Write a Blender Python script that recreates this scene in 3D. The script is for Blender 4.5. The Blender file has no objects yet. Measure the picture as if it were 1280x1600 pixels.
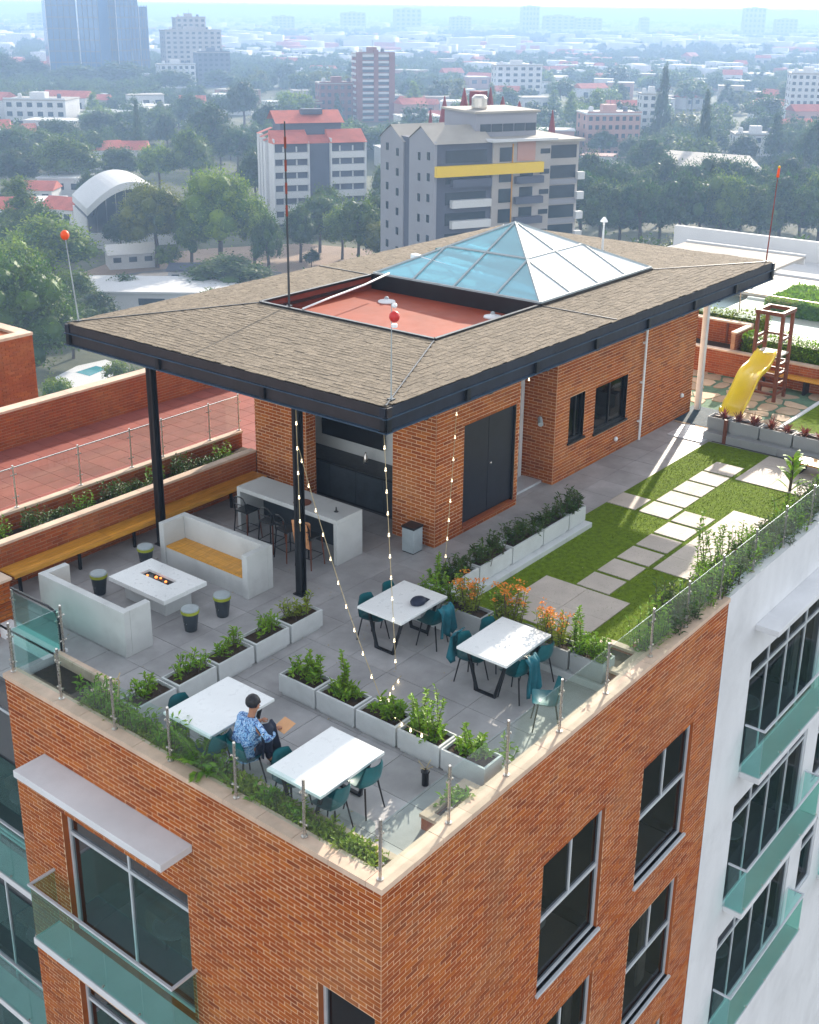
import bpy, math, random
import numpy as np
from mathutils import Vector, Matrix
random.seed(11)
R = math.radians
scene = bpy.context.scene
COL = scene.collection

# ------------------------------------------------------------------ camera
FPX, PPX, PPY = 1864.57, 640.0, 690.29
YAW, PIT, ROL = R(38.46006), R(-19.93323), R(0.56228)
fv = Vector((math.cos(PIT)*math.cos(YAW), math.cos(PIT)*math.sin(YAW), math.sin(PIT)))
rv = Vector((math.sin(YAW), -math.cos(YAW), 0)); uv = rv.cross(fv)
RV = rv*math.cos(ROL) + uv*math.sin(ROL)
UV = uv*math.cos(ROL) - rv*math.sin(ROL)
ZC = 0.35
def ray(x, y): return fv + RV*((x-PPX)/FPX) - UV*((y-PPY)/FPX)
CAM = Vector((0, 0, ZC)) - ray(596, 1388)*14.0
def at(x, y, z=0.0):
    """world point of the plane Z=z seen at photo pixel (x, y)"""
    v = ray(x, y); return CAM + v*((z-CAM.z)/v.z)
def proj(p):
    v = Vector(p)-CAM; w = v.dot(fv)
    if w < .1: return (-9999, -9999, w)
    return (PPX+FPX*v.dot(RV)/w, PPY-FPX*v.dot(UV)/w, w)
def seen(p, m=200):
    x, y, w = proj(p); return w > 0 and -m < x < 1280+m and -m < y < 1600+m
cd = bpy.data.cameras.new('camera'); cam = bpy.data.objects.new('camera', cd); COL.objects.link(cam)
cam.matrix_world = Matrix(((RV.x, UV.x, -fv.x, CAM.x), (RV.y, UV.y, -fv.y, CAM.y), (RV.z, UV.z, -fv.z, CAM.z), (0, 0, 0, 1)))
cd.sensor_fit = 'HORIZONTAL'; cd.sensor_width = 36.0; cd.lens = FPX/1280*36.0
cd.shift_y = -(800-PPY)/1280
cd.clip_start = .1; cd.clip_end = 30000
scene.camera = cam

# ------------------------------------------------------------------ light
SUN_EL, SUN_AZ = R(21.5), math.atan2(.277, .961)          # azimuth from +X towards +Y
world = bpy.data.worlds.new('World'); scene.world = world; world.use_nodes = True
wn = world.node_tree.nodes; wl = world.node_tree.links; wn.clear()
sky = wn.new('ShaderNodeTexSky'); sky.sky_type = 'NISHITA'; sky.sun_disc = False
sky.sun_elevation = SUN_EL; sky.sun_rotation = math.pi/2-SUN_AZ
sky.altitude = 1500; sky.air_density = 1.2; sky.dust_density = 2.5; sky.ozone_density = 1.2
bg = wn.new('ShaderNodeBackground'); bg.inputs['Strength'].default_value = .15
wo = wn.new('ShaderNodeOutputWorld'); hs = wn.new('ShaderNodeHueSaturation'); hs.inputs['Saturation'].default_value = .26; wl.new(sky.outputs[0], hs.inputs['Color']); wl.new(hs.outputs[0], bg.inputs[0]); wl.new(bg.outputs[0], wo.inputs[0])
sd = bpy.data.lights.new('sun', 'SUN'); sd.energy = 3.1; sd.angle = R(.53); sd.color = (1, .89, .74)
sun = bpy.data.objects.new('sun', sd); COL.objects.link(sun)
sv = Vector((math.cos(SUN_EL)*math.cos(SUN_AZ), math.cos(SUN_EL)*math.sin(SUN_AZ), math.sin(SUN_EL)))
sun.rotation_euler = sv.to_track_quat('Z', 'Y').to_euler(); sun.location = (30, 10, 40)
scene.view_settings.view_transform = 'Standard'; scene.view_settings.look = 'None'
scene.view_settings.exposure = 1.5; scene.view_settings.gamma = 1.0
scene.render.engine = 'CYCLES'
cy = scene.cycles
cy.max_bounces = 7; cy.diffuse_bounces = 3; cy.glossy_bounces = 3; cy.transmission_bounces = 5
cy.transparent_max_bounces = 14; cy.volume_bounces = 1; cy.use_denoising = True
cy.sample_clamp_indirect = 6; cy.caustics_reflective = False; cy.caustics_refractive = False

# ------------------------------------------------------------------ materials
MATS = {}
def _nt(name):
    m = bpy.data.materials.new(name); m.use_nodes = True; n = m.node_tree.nodes; n.clear()
    o = n.new('ShaderNodeOutputMaterial'); b = n.new('ShaderNodeBsdfPrincipled')
    m.node_tree.links.new(b.outputs[0], o.inputs[0]); MATS[name] = m
    return m, n, m.node_tree.links, b, o
def _noise(n, l, scale, detail=4, stretch=None, rough=.6):
    g = n.new('ShaderNodeNewGeometry'); t = n.new('ShaderNodeTexNoise'); t.inputs['Scale'].default_value = scale
    t.inputs['Detail'].default_value = detail; t.inputs['Roughness'].default_value = rough
    if stretch:
        mp = n.new('ShaderNodeMapping'); mp.inputs['Scale'].default_value = stretch
        l.new(g.outputs['Position'], mp.inputs[0]); l.new(mp.outputs[0], t.inputs['Vector'])
    else: l.new(g.outputs['Position'], t.inputs['Vector'])
    return t
def _mix(n, l, fac, a, b, blend='MIX'):
    m = n.new('ShaderNodeMix'); m.data_type = 'RGBA'; m.blend_type = blend
    if isinstance(fac, (int, float)): m.inputs[0].default_value = fac
    else: l.new(fac, m.inputs[0])
    for i, c in ((6, a), (7, b)):
        if isinstance(c, tuple): m.inputs[i].default_value = (*c[:3], 1)
        else: l.new(c, m.inputs[i])
    return m.outputs[2]
def _ramp(n, l, src, lo, hi):
    r = n.new('ShaderNodeMapRange'); l.new(src, r.inputs[0]); r.inputs[1].default_value = lo; r.inputs[2].default_value = hi
    return r.outputs[0]
def mat(name, col, rough=.75, var=.18, scale=2.0, bump=.15, bscale=60, metal=0.0, spec=.4, stain=0.0, stretch=None, col2=None, emit=None, island=0.0):
    m, n, l, b, o = _nt(name)
    t = _noise(n, l, scale, 5, stretch)
    lo = tuple(c*(1-var) for c in col); hi = tuple(min(1, c*(1+var)) for c in (col2 or col))
    c = _mix(n, l, _ramp(n, l, t.outputs['Fac'], .3, .7), lo, hi)
    if stain:
        t2 = _noise(n, l, .55, 6, None, .7)
        c = _mix(n, l, _ramp(n, l, t2.outputs['Fac'], .48, .72), c, tuple(k*(1-stain) for k in col))
    if island:
        g = n.new('ShaderNodeNewGeometry'); oi = n.new('ShaderNodeObjectInfo')
        a = n.new('ShaderNodeMath'); a.operation = 'ADD'; l.new(g.outputs['Random Per Island'], a.inputs[0]); l.new(oi.outputs['Random'], a.inputs[1])
        f = n.new('ShaderNodeMath'); f.operation = 'FRACT'; l.new(a.outputs[0], f.inputs[0])
        mr = n.new('ShaderNodeMapRange'); l.new(f.outputs[0], mr.inputs[0]); mr.inputs[3].default_value = 1-island; mr.inputs[4].default_value = 1+island
        v = n.new('ShaderNodeVectorMath'); v.operation = 'SCALE'; l.new(c, v.inputs[0]); l.new(mr.outputs[0], v.inputs[3]); c = v.outputs[0]
    l.new(c, b.inputs['Base Color'])
    tr = _noise(n, l, scale*3, 3)
    mr = n.new('ShaderNodeMapRange'); l.new(tr.outputs['Fac'], mr.inputs[0]); mr.inputs[3].default_value = max(.02, rough-.12); mr.inputs[4].default_value = min(1, rough+.12)
    l.new(mr.outputs[0], b.inputs['Roughness'])
    b.inputs['Metallic'].default_value = metal; b.inputs['Specular IOR Level'].default_value = spec
    if bump:
        tb = _noise(n, l, bscale, 4); bp = n.new('ShaderNodeBump'); bp.inputs['Strength'].default_value = bump; bp.inputs['Distance'].default_value = .01
        l.new(tb.outputs['Fac'], bp.inputs['Height']); l.new(bp.outputs[0], b.inputs['Normal'])
    if emit:
        b.inputs['Emission Color'].default_value = (*emit[:3], 1); b.inputs['Emission Strength'].default_value = emit[3]
    return m
def brick_mat(name, cols, rough=.85, vs=9):
    """brick: a kiln colour picked per brick, plus fine grain and slight soot"""
    m, n, l, b, o = _nt(name)
    g = n.new('ShaderNodeNewGeometry'); oi = n.new('ShaderNodeObjectInfo')
    a = n.new('ShaderNodeMath'); a.operation = 'ADD'; l.new(g.outputs['Random Per Island'], a.inputs[0]); l.new(oi.outputs['Random'], a.inputs[1])
    f = n.new('ShaderNodeMath'); f.operation = 'FRACT'; l.new(a.outputs[0], f.inputs[0])
    cr = n.new('ShaderNodeValToRGB'); cr.color_ramp.interpolation = 'LINEAR'
    e = cr.color_ramp.elements; e[0].position = 0; e[0].color = (*cols[0], 1); e[1].position = 1; e[1].color = (*cols[-1], 1)
    for i, c in enumerate(cols[1:-1]):
        k = e.new((i+1)/(len(cols)-1)); k.color = (*c, 1)
    l.new(f.outputs[0], cr.inputs[0])
    t = _noise(n, l, vs, 6, None, .7); c = _mix(n, l, _ramp(n, l, t.outputs['Fac'], .4, .75), cr.outputs[0], _mix(n, l, .3, cr.outputs[0], (.10, .035, .015)))
    t2 = _noise(n, l, .7, 5); c = _mix(n, l, _ramp(n, l, t2.outputs['Fac'], .45, .8), c, _mix(n, l, .35, c, (.5, .28, .12)))
    t3 = _noise(n, l, 2.2, 4, (1, 1, .10), .6); c = _mix(n, l, _ramp(n, l, t3.outputs['Fac'], .52, .75), c, _mix(n, l, .30, c, (.13, .06, .03)))
    l.new(c, b.inputs['Base Color']); b.inputs['Roughness'].default_value = rough; b.inputs['Specular IOR Level'].default_value = .25
    tb = _noise(n, l, 120, 3); bp = n.new('ShaderNodeBump'); bp.inputs['Strength'].default_value = .35; bp.inputs['Distance'].default_value = .006
    l.new(tb.outputs['Fac'], bp.inputs['Height']); l.new(bp.outputs[0], b.inputs['Normal'])
    return m
def glass_mat(name, tint, refl=.09, rough=.02, body=0.0):
    """thin clear sheet: straight-through light tinted by the pane, mirror reflection rising at grazing angles"""
    m, n, l, b, o = _nt(name); n.remove(b)
    tr = n.new('ShaderNodeBsdfTransparent'); tr.inputs[0].default_value = (*tint, 1)
    gl = n.new('ShaderNodeBsdfGlossy'); gl.inputs['Roughness'].default_value = rough; gl.inputs[0].default_value = (.95, .98, 1, 1)
    fr = n.new('ShaderNodeLayerWeight'); fr.inputs[0].default_value = .12
    mr = n.new('ShaderNodeMapRange'); l.new(fr.outputs['Fresnel'], mr.inputs[0]); mr.inputs[3].default_value = refl; mr.inputs[4].default_value = .22
    mx = n.new('ShaderNodeMixShader'); l.new(mr.outputs[0], mx.inputs[0]); l.new(tr.outputs[0], mx.inputs[1]); l.new(gl.outputs[0], mx.inputs[2])
    out = mx.outputs[0]
    if body:
        df = n.new('ShaderNodeBsdfDiffuse'); df.inputs[0].default_value = (*[min(1, c*.9) for c in tint], 1)
        m2 = n.new('ShaderNodeMixShader'); m2.inputs[0].default_value = body; l.new(out, m2.inputs[1]); l.new(df.outputs[0], m2.inputs[2]); out = m2.outputs[0]
    l.new(out, o.inputs[0]); return m
def leaf_mat(name, c1, c2, trans=.35, objcol=False):
    m, n, l, b, o = _nt(name)
    g = n.new('ShaderNodeNewGeometry')
    c = _mix(n, l, g.outputs['Random Per Island'], c1, c2)
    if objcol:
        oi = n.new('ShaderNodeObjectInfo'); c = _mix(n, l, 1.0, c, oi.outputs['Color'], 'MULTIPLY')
    t = _noise(n, l, .35 if objcol else 5, 3); c = _mix(n, l, _ramp(n, l, t.outputs['Fac'], .35, .7), c, _mix(n, l, .35, c, (.16, .16, .02)))
    l.new(c, b.inputs['Base Color']); b.inputs['Roughness'].default_value = .55; b.inputs['Specular IOR Level'].default_value = .3
    tl = n.new('ShaderNodeBsdfTranslucent'); l.new(c, tl.inputs[0])
    mx = n.new('ShaderNodeMixShader'); mx.inputs[0].default_value = trans; l.new(b.outputs[0], mx.inputs[1]); l.new(tl.outputs[0], mx.inputs[2]); l.new(mx.outputs[0], o.inputs[0])
    return m
M = MATS
brick_mat('brick', [(.22, .042, .006), (.33, .068, .007), (.40, .092, .009), (.30, .060, .006), (.46, .122, .012), (.27, .052, .006)])
brick_mat('brick_red', [(.27, .060, .018), (.38, .085, .022), (.32, .070, .018), (.44, .115, .028)])
mat('mortar', (.66, .42, .26), .9, .2, 8)
mat('mortar_dark', (.42, .24, .15), .9, .2, 8)
mat('coping', (.60, .44, .33), .7, .15, 3, .1, 40, stain=.2, island=.08)
mat('deck_tile', (.37, .365, .37), .55, .22, 1.3, .08, 50, stain=.22, island=.10, spec=.45)
mat('grout', (.10, .10, .105), .9)
mat('path_tile', (.50, .44, .385), .7, .12, 1.5, .06, 50, stain=.15, island=.06)
mat('concrete', (.50, .515, .51), .65, .14, 2.2, .1, 40, stain=.15)
mat('concrete_grey', (.34, .355, .36), .7, .14, 2.2, .1, 40, stain=.2)
mat('white_plaster', (.66, .67, .69), .8, .07, 1.2, .12, 30, stain=.16, stretch=(1, 1, .25))
mat('marble', (.74, .76, .76), .3, .03, 3, .0, stain=.06, spec=.5)
mat('planter_white', (.56, .585, .59), .6, .09, 3, .06, 30, stain=.12)
mat('wood', (.62, .29, .035), .42, .25, 3, .1, 50, stretch=(1, 12, 12), spec=.5, island=.12)
mat('wood_dark', (.15, .045, .022), .55, .3, 3, .15, 50, stretch=(1, 1, .2))
mat('steel_dark', (.014, .019, .032), .5, .3, 3, .04, 40, spec=.35)
mat('steel_brown', (.020, .015, .018), .5, .3, 3, .04, 40, spec=.5)
mat('flange_sky_tint', (.03, .06, .10), .5, .2, 3, .0, spec=.4)  # blue put into the base colour to imitate sky highlights on the flanges
mat('black', (.009, .011, .014), .35, .3, 3, .03)
mat('door_black', (.010, .013, .022), .38, .15, 1.5, .03)
mat('stainless', (.55, .52, .48), .28, .1, 6, .02, metal=.9)
mat('aluminium', (.62, .66, .70), .4, .06, 6, .02, metal=.3)
mat('shingle', (.20, .168, .130), .95, .3, 18, .7, 160, island=.15, spec=.15)
mat('shingle_base', (.12, .10, .08), .95)
mat('red_membrane', (.29, .042, .012), .7, .14, 1.2, .1, 30, stain=.18)
mat('red_wall', (.20, .035, .02), .7, .2, 3)
mat('roof_tile_red', (.27, .068, .048), .75, .14, 1.0, .05, 30, stain=.25, island=.10)
mat('soil', (.045, .028, .017), 1, .4, 12, .6, 40)
mat('turf', (.12, .185, .008), .95, .35, 10, 1.0, 130, spec=.1)
mat('turf_blade', (.16, .24, .012), .8, .3, 3, 0, spec=.15)
mat('teal_plastic', (.006, .105, .125), .35, .25, 3, .02, spec=.5)
mat('white_paint', (.78, .80, .82), .55, .05, 1, .03)
mat('charcoal', (.035, .045, .055), .4, .2, 4, .03)
mat('lime', (.30, .34, .03), .6, .15, 4)
mat('grey_pad', (.33, .38, .40), .6, .1, 4)
mat('yellow_plastic', (.85, .60, .015), .32, .06, 2, .01, spec=.5)
mat('mat_blue', (.018, .055, .085), .8, .3, 6, .1, stain=.2)
mat('flagstone', (.48, .36, .25), .85, .2, 2, .3, 30, island=.2)
mat('flag_joint', (.11, .20, .13), .95, .3, 5)
mat('skin', (.36, .17, .10), .55, .1, 5, .02)
mat('hair', (.008, .008, .012), .5, .2, 20, .1)
mat('denim', (.02, .03, .06), .8, .2, 20, .1)
mat('paper', (.62, .33, .16), .7, .05, 5)
mat('orange_ball', (.85, .09, .015), .5, .08, 3)
mat('red_paint', (.55, .03, .03), .5, .1, 3)
mat('yellow_paint', (.72, .42, .01), .5, .06, 2)
mat('ember', (.8, .25, .08), .6, .2, 9, emit=(1, .25, .05, .9))
mat('bulb', (.9, .8, .6), .3, .02, 3, 0, emit=(1, .80, .5, 1.7))
mat('cable', (.42, .33, .18), .6, .1, 3)
mat('teal_cloth', (.008, .12, .16), .8, .3, 5, .4, 30)
mat('curtain', (.42, .38, .33), .9, .15, 4)
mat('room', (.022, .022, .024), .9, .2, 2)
mat('furniture', (.42, .31, .20), .7, .2, 2)
mat('trunk', (.09, .065, .045), .9, .3, 3, .4, 8)
glass_mat('clear_glass', (.90, .97, .96), .03)
glass_mat('teal_glass', (.70, .92, .885), .06)
glass_mat('dark_glass', (.26, .28, .29), .05)
glass_mat('sky_glass', (.36, .76, .88), .24, .04, body=.4)
# milky white sheet for the right and far sides of the pyramid
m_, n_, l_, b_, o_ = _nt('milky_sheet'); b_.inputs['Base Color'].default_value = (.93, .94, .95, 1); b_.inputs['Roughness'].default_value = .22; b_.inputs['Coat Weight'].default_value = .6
leaf_mat('leaf_bright', (.11, .27, .02), (.28, .47, .03))
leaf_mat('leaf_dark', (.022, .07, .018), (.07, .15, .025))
leaf_mat('leaf_yellow', (.15, .25, .02), (.36, .42, .05))
leaf_mat('leaf_tree', (.010, .052, .010), (.078, .165, .014), .38, True)
leaf_mat('leaf_red', (.16, .02, .03), (.30, .07, .06))
leaf_mat('flower_orange', (.75, .20, .02), (.85, .34, .04), .3)
leaf_mat('flower_white', (.8, .8, .7), (.85, .8, .6), .3)

# ------------------------------------------------------------------ builders
class MB:
    def __init__(s): s.v = []; s.f = []
    def add(s, vs, fs):
        k = len(s.v); s.v += [tuple(v) for v in vs]; s.f += [tuple(i+k for i in f) for f in fs]; return s
    def box(s, x0, x1, y0, y1, z0, z1):
        return s.add([(x0,y0,z0),(x1,y0,z0),(x1,y1,z0),(x0,y1,z0),(x0,y0,z1),(x1,y0,z1),(x1,y1,z1),(x0,y1,z1)],
                     [(0,3,2,1),(4,5,6,7),(0,1,5,4),(1,2,6,5),(2,3,7,6),(3,0,4,7)])
    def bar(s, p, q, w, h, up=(0,0,1)):
        """rectangular bar from p to q, w wide, h high"""
        p = Vector(p); q = Vector(q); d = (q-p).normalized(); u = Vector(up)
        a = d.cross(u)
        if a.length < 1e-4: a = d.cross(Vector((1,0,0)))
        a.normalize(); u = a.cross(d); a = a*(w/2); u = u*(h/2)
        vs = [p-a-u, p+a-u, p+a+u, p-a+u, q-a-u, q+a-u, q+a+u, q-a+u]
        return s.add(vs, [(0,1,2,3),(4,7,6,5),(0,4,5,1),(1,5,6,2),(2,6,7,3),(3,7,4,0)])
    def tube(s, pts, r, n=8, caps=True):
        pts = [Vector(p) for p in pts]; rs = r if isinstance(r, (list, tuple)) else [r]*len(pts); rings = []
        ref = Vector((0,0,1))
        for i, p in enumerate(pts):
            d = (pts[min(i+1, len(pts)-1)]-pts[max(i-1, 0)]).normalized()
            a = d.cross(ref)
            if a.length < .05: a = d.cross(Vector((1,0,0)))
            a.normalize(); b = a.cross(d)
            rings.append([p+a*(rs[i]*math.cos(2*math.pi*k/n))+b*(rs[i]*math.sin(2*math.pi*k/n)) for k in range(n)])
        vs = [v for g in rings for v in g]; fs = []
        for i in range(len(pts)-1):
            for k in range(n): fs.append((i*n+k, i*n+(k+1)%n, (i+1)*n+(k+1)%n, (i+1)*n+k))
        if caps: fs += [tuple(range(n))[::-1], tuple((len(pts)-1)*n+k for k in range(n))]
        return s.add(vs, fs)
    def prism(s, poly, z0, z1):
        n = len(poly); vs = [(x, y, z0) for x, y in poly]+[(x, y, z1) for x, y in poly]
        return s.add(vs, [tuple(range(n))[::-1], tuple(range(n, 2*n))]+[(i, (i+1)%n, n+(i+1)%n, n+i) for i in range(n)])
    def lathe(s, prof, c, n=16):
        c = Vector(c); vs = []; fs = []
        for r, z in prof:
            for k in range(n): vs.append((c.x+r*math.cos(2*math.pi*k/n), c.y+r*math.sin(2*math.pi*k/n), c.z+z))
        for i in range(len(prof)-1):
            for k in range(n): fs.append((i*n+k, i*n+(k+1)%n, (i+1)*n+(k+1)%n, (i+1)*n+k))
        fs += [tuple(range(n))[::-1], tuple((len(prof)-1)*n+k for k in range(n))]
        return s.add(vs, fs)
    def ball(s, c, r, n=8, sz=1.0):
        return s.lathe([(r*math.sin(math.pi*i/n)+1e-4, -r*sz*math.cos(math.pi*i/n)) for i in range(n+1)], c, n+2)
WL = {}
def link(o, parent=None):
    COL.objects.link(o)
    if parent is not None: o.parent = parent
    return o
def base(o):
    return WL.get(o.name, Vector((0,0,0)))
def thing(name, label, cat, loc=(0,0,0), group=None, kind=None):
    o = bpy.data.objects.new(name, None); link(o); o.location = loc; o.empty_display_size = .1; WL[o.name] = Vector(loc)
    tag(o, label, cat, group, kind); return o
def tag(o, label=None, cat=None, group=None, kind=None):
    if label: o['label'] = label
    if cat: o['category'] = cat
    if group: o['group'] = group
    if kind: o['kind'] = kind
    return o
def build(mb, name, m, parent=None, smooth=False, bevel=0.0, kind=None, label=None):
    """link an MB (in world coordinates) as one mesh object, under parent if given"""
    b = base(parent) if parent is not None else Vector((0,0,0))
    me = bpy.data.meshes.new(name)
    me.from_pydata([(v[0]-b.x, v[1]-b.y, v[2]-b.z) for v in mb.v], [], mb.f); me.update()
    me.materials.append(M[m] if isinstance(m, str) else m)
    if smooth: me.polygons.foreach_set('use_smooth', [True]*len(me.polygons))
    o = bpy.data.objects.new(name, me); link(o, parent); WL[o.name] = b.copy()
    if bevel:
        md = o.modifiers.new('bevel', 'BEVEL'); md.width = bevel; md.segments = 2; md.limit_method = 'ANGLE'
    tag(o, label, None, None, kind); return o
def solo(mb, name, m, label, cat, loc, group=None, smooth=False, bevel=0, kind=None):
    """a thing that is a single mesh"""
    for i, v in enumerate(mb.v): mb.v[i] = (v[0]-loc[0], v[1]-loc[1], v[2]-loc[2])
    o = build(mb, name, m, None, smooth, bevel); o.location = loc; WL[o.name] = Vector(loc)
    return tag(o, label, cat, group, kind)
def B(x0, x1, y0, y1, z0, z1): return MB().box(x0, x1, y0, y1, z0, z1)
def shared(me, name, parent, loc, rz=0.0, scale=None):
    o = bpy.data.objects.new(name, me); link(o, parent); b = base(parent) if parent is not None else Vector((0,0,0))
    o.location = Vector(loc)-b; o.rotation_euler.z = rz
    if scale: o.scale = scale
    return o
def mesh_of(mb, name, m, smooth=False):
    me = bpy.data.meshes.new(name); me.from_pydata(mb.v, [], mb.f); me.materials.append(M[m])
    if smooth: me.polygons.foreach_set('use_smooth', [True]*len(me.polygons))
    return me
def dup(root, loc, rz=0.0, label=None, scale=None, color=None, group=None):
    r = root.copy(); COL.objects.link(r); r.location = loc; r.rotation_euler = (0, 0, rz); WL[r.name] = Vector(loc)
    if scale: r.scale = scale if hasattr(scale, '__len__') else (scale,)*3
    if label: r['label'] = label
    if group: r['group'] = group
    if color: r.color = color
    for ch in list(root.children):
        c = ch.copy(); COL.objects.link(c); c.parent = r
        if color: c.color = color
        for g in ch.children:
            d = g.copy(); COL.objects.link(d); d.parent = c
    return r

# bricks: collected per thing, then the 300 that show largest become parts, the rest one 'stuff' part
BL, BH, BJ, BD = .24, .0725, .017, .005
def wall_bricks(out, o, u, n, length, z0, z1, holes=(), margin=200, L=BL, H=BH):
    o = Vector(o); u = Vector(u); n = Vector(n); rows = int(round((z1-z0)/H)); H2 = (z1-z0)/rows
    for r in range(rows):
        za = z0+r*H2; zc = za+H2/2; s = -(L/2 if r % 2 else 0); 
        while s < length-.01:
            segs = [(max(0, s), min(length, s+L))]
            for (a, b, c, d) in holes:
                if c < zc < d:
                    ns = []
                    for (p, q) in segs:
                        if q <= a or p >= b: ns.append((p, q))
                        else:
                            if p < a: ns.append((p, a))
                            if q > b: ns.append((b, q))
                    segs = ns
            for (p, q) in segs:
                if q-p < .03: continue
                c = o+u*((p+q)/2); c.z = zc
                if seen(c, margin): out.append((c, u, n, q-p, H2))
            s += L
def emit_bricks(lst, parent, m, depth=BD, singles=300, name='brick'):
    lst = sorted(lst, key=lambda t: (t[0]-CAM).length)
    rnd = random.Random(5); cache = {}; mb = MB(); b = base(parent)
    for i, (c, u, n, l, h) in enumerate(lst):
        l2 = l-BJ; h2 = h-BJ; out = n*(depth+rnd.uniform(-.003, .003)); rest = i >= singles
        if rest:
            a = u*(l2/2); z = Vector((0, 0, h2/2)); bk = -n*.004
            mb.add([c-a-z+bk, c+a-z+bk, c+a+z+bk, c-a+z+bk, c-a-z+out, c+a-z+out, c+a+z+out, c-a+z+out],
                   [(4,5,6,7),(0,1,5,4),(1,2,6,5),(2,3,7,6),(3,0,4,7)])
        else:
            key = (round(l2, 3), round(h2, 3))
            if key not in cache:
                q = MB(); X, Z = l2/2, h2/2
                q.add([(-X,.004,-Z),(X,.004,-Z),(X,.004,Z),(-X,.004,Z),(-X,-depth,-Z),(X,-depth,-Z),(X,-depth,Z),(-X,-depth,Z)],
                      [(7,6,5,4),(0,4,5,1),(1,5,6,2),(2,6,7,3),(3,7,4,0)])
                q.f = [f[::-1] for f in q.f]
                cache[key] = mesh_of(q, name, m)
            rz = math.atan2(n.x, -n.y)          # local -Y is outward
            shared(cache[key], name, parent, c+n*rnd.uniform(-.003, .003), rz)
    if mb.f: build(mb, name+'work', m, parent, kind='stuff')
def holed_wall(mb, o, u, length, z0, z1, holes):
    """flat wall plane with rectangular holes as quads"""
    o = Vector(o); u = Vector(u)
    xs = sorted({0, length, *[max(0, min(length, h[i])) for h in holes for i in (0, 1)]}); zs = sorted({z0, z1, *[max(z0, min(z1, h[i])) for h in holes for i in (2, 3)]})
    for i in range(len(xs)-1):
        for j in range(len(zs)-1):
            cx, cz = (xs[i]+xs[i+1])/2, (zs[j]+zs[j+1])/2
            if any(h[0] < cx < h[1] and h[2] < cz < h[3] for h in holes): continue
            a = o+u*xs[i]; b = o+u*xs[i+1]
            mb.add([(a.x,a.y,zs[j]),(b.x,b.y,zs[j]),(b.x,b.y,zs[j+1]),(a.x,a.y,zs[j+1])], [(0,1,2,3)])
def orient(o, u, n):
    """returns P(s, d, z): along u, outward d, height z"""
    o = Vector(o); u = Vector(u); n = Vector(n)
    return lambda s, d, z: (o.x+u.x*s+n.x*d, o.y+u.y*s+n.y*d, z)
def ebox(mb, P, s0, s1, d0, d1, z0, z1):
    vs = [P(s0,d0,z0),P(s1,d0,z0),P(s1,d1,z0),P(s0,d1,z0),P(s0,d0,z1),P(s1,d0,z1),P(s1,d1,z1),P(s0,d1,z1)]
    mb.add(vs, [(0,3,2,1),(4,5,6,7),(0,1,5,4),(1,2,6,5),(2,3,7,6),(3,0,4,7)]); return mb
def window(parent, P, s0, s1, z0, z1, vsplit=(), hsplit=None, deep=.12, fm='aluminium', gm='dark_glass', t=.05, sill=True, room=True, vfull=False, rnd=random.Random(3), furn=True):
    """window set back in its opening: frame part with one pane child per light, sill, reveal, and the room behind"""
    mb = MB(); d0, d1 = -deep, -deep+.06
    for (a, b, c, d) in ((s0, s0+t, z0, z1), (s1-t, s1, z0, z1), (s0+t, s1-t, z0, z0+t), (s0+t, s1-t, z1-t, z1)): ebox(mb, P, a, b, d0, d1, c, d)
    cells = []
    if hsplit is not None:
        ebox(mb, P, s0+t, s1-t, d0-.002, d1+.004, hsplit-t*.6, hsplit+t*.6)
        bands = [(z0+t, hsplit-t*.6, vfull), (hsplit+t*.6, z1-t, True)]
    else: bands = [(z0+t, z1-t, True)]
    for (za, zb, sp) in bands:
        xs = [s0+t]+([v for v in vsplit] if sp else [])+[s1-t]
        for v in (vsplit if sp else ()): ebox(mb, P, v-t*.4, v+t*.4, d0+.003, d1-.003, za, zb)
        for i in range(len(xs)-1): cells.append((xs[i], xs[i+1], za, zb))
    fr = build(mb, 'window', fm, parent)
    for (a, b, c, d) in cells:
        q = MB().add([P(a, -deep+.03, c), P(b, -deep+.03, c), P(b, -deep+.03, d), P(a, -deep+.03, d)], [(0,1,2,3)])
        build(q, 'pane', gm, fr)
    if sill: build(ebox(MB(), P, s0-.04, s1+.04, -deep+.0, .05, z0-.05, z0), 'sill', fm, fr)
    if room:
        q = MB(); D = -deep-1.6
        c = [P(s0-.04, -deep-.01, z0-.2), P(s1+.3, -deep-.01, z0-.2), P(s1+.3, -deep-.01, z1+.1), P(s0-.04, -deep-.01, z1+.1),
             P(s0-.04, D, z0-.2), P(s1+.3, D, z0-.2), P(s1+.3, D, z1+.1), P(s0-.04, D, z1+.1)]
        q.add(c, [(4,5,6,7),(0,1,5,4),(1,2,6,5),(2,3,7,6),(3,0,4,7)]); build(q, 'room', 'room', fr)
        if furn:
            k = MB(); w = s1-s0
            for _ in range(2):
                a = s0+rnd.uniform(.1, .6)*w; e = rnd.uniform(.4, .9); ebox(k, P, a, min(s1, a+e), -deep-1.3, -deep-.6, z0-.2, z0+rnd.uniform(.2, .5))
            build(k, 'furniture', 'furniture', fr); cx_ = (s0+s1)/2; tp_ = P(cx_, -deep-.7, z0); build(MB().lathe([(.32,.52),(.34,.55),(.30,.57)], (tp_[0], tp_[1], z0-.2), 18), 'round_table', 'white_paint', fr); ebx = ebox(MB(), P, s0, s1, -deep-1.5, -deep-.05, z0-.19, z0-.17); build(ebx, 'room_floor', 'path_tile', fr)
            if rnd.random() < .6:
                k = MB(); a = s1-.35*w*rnd.random()-.2; ebox(k, P, a, min(s1-.05, a+.3), -deep-.25, -deep-.2, z0, z1-.05); build(k, 'curtain', 'curtain', fr)
    return fr

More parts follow.
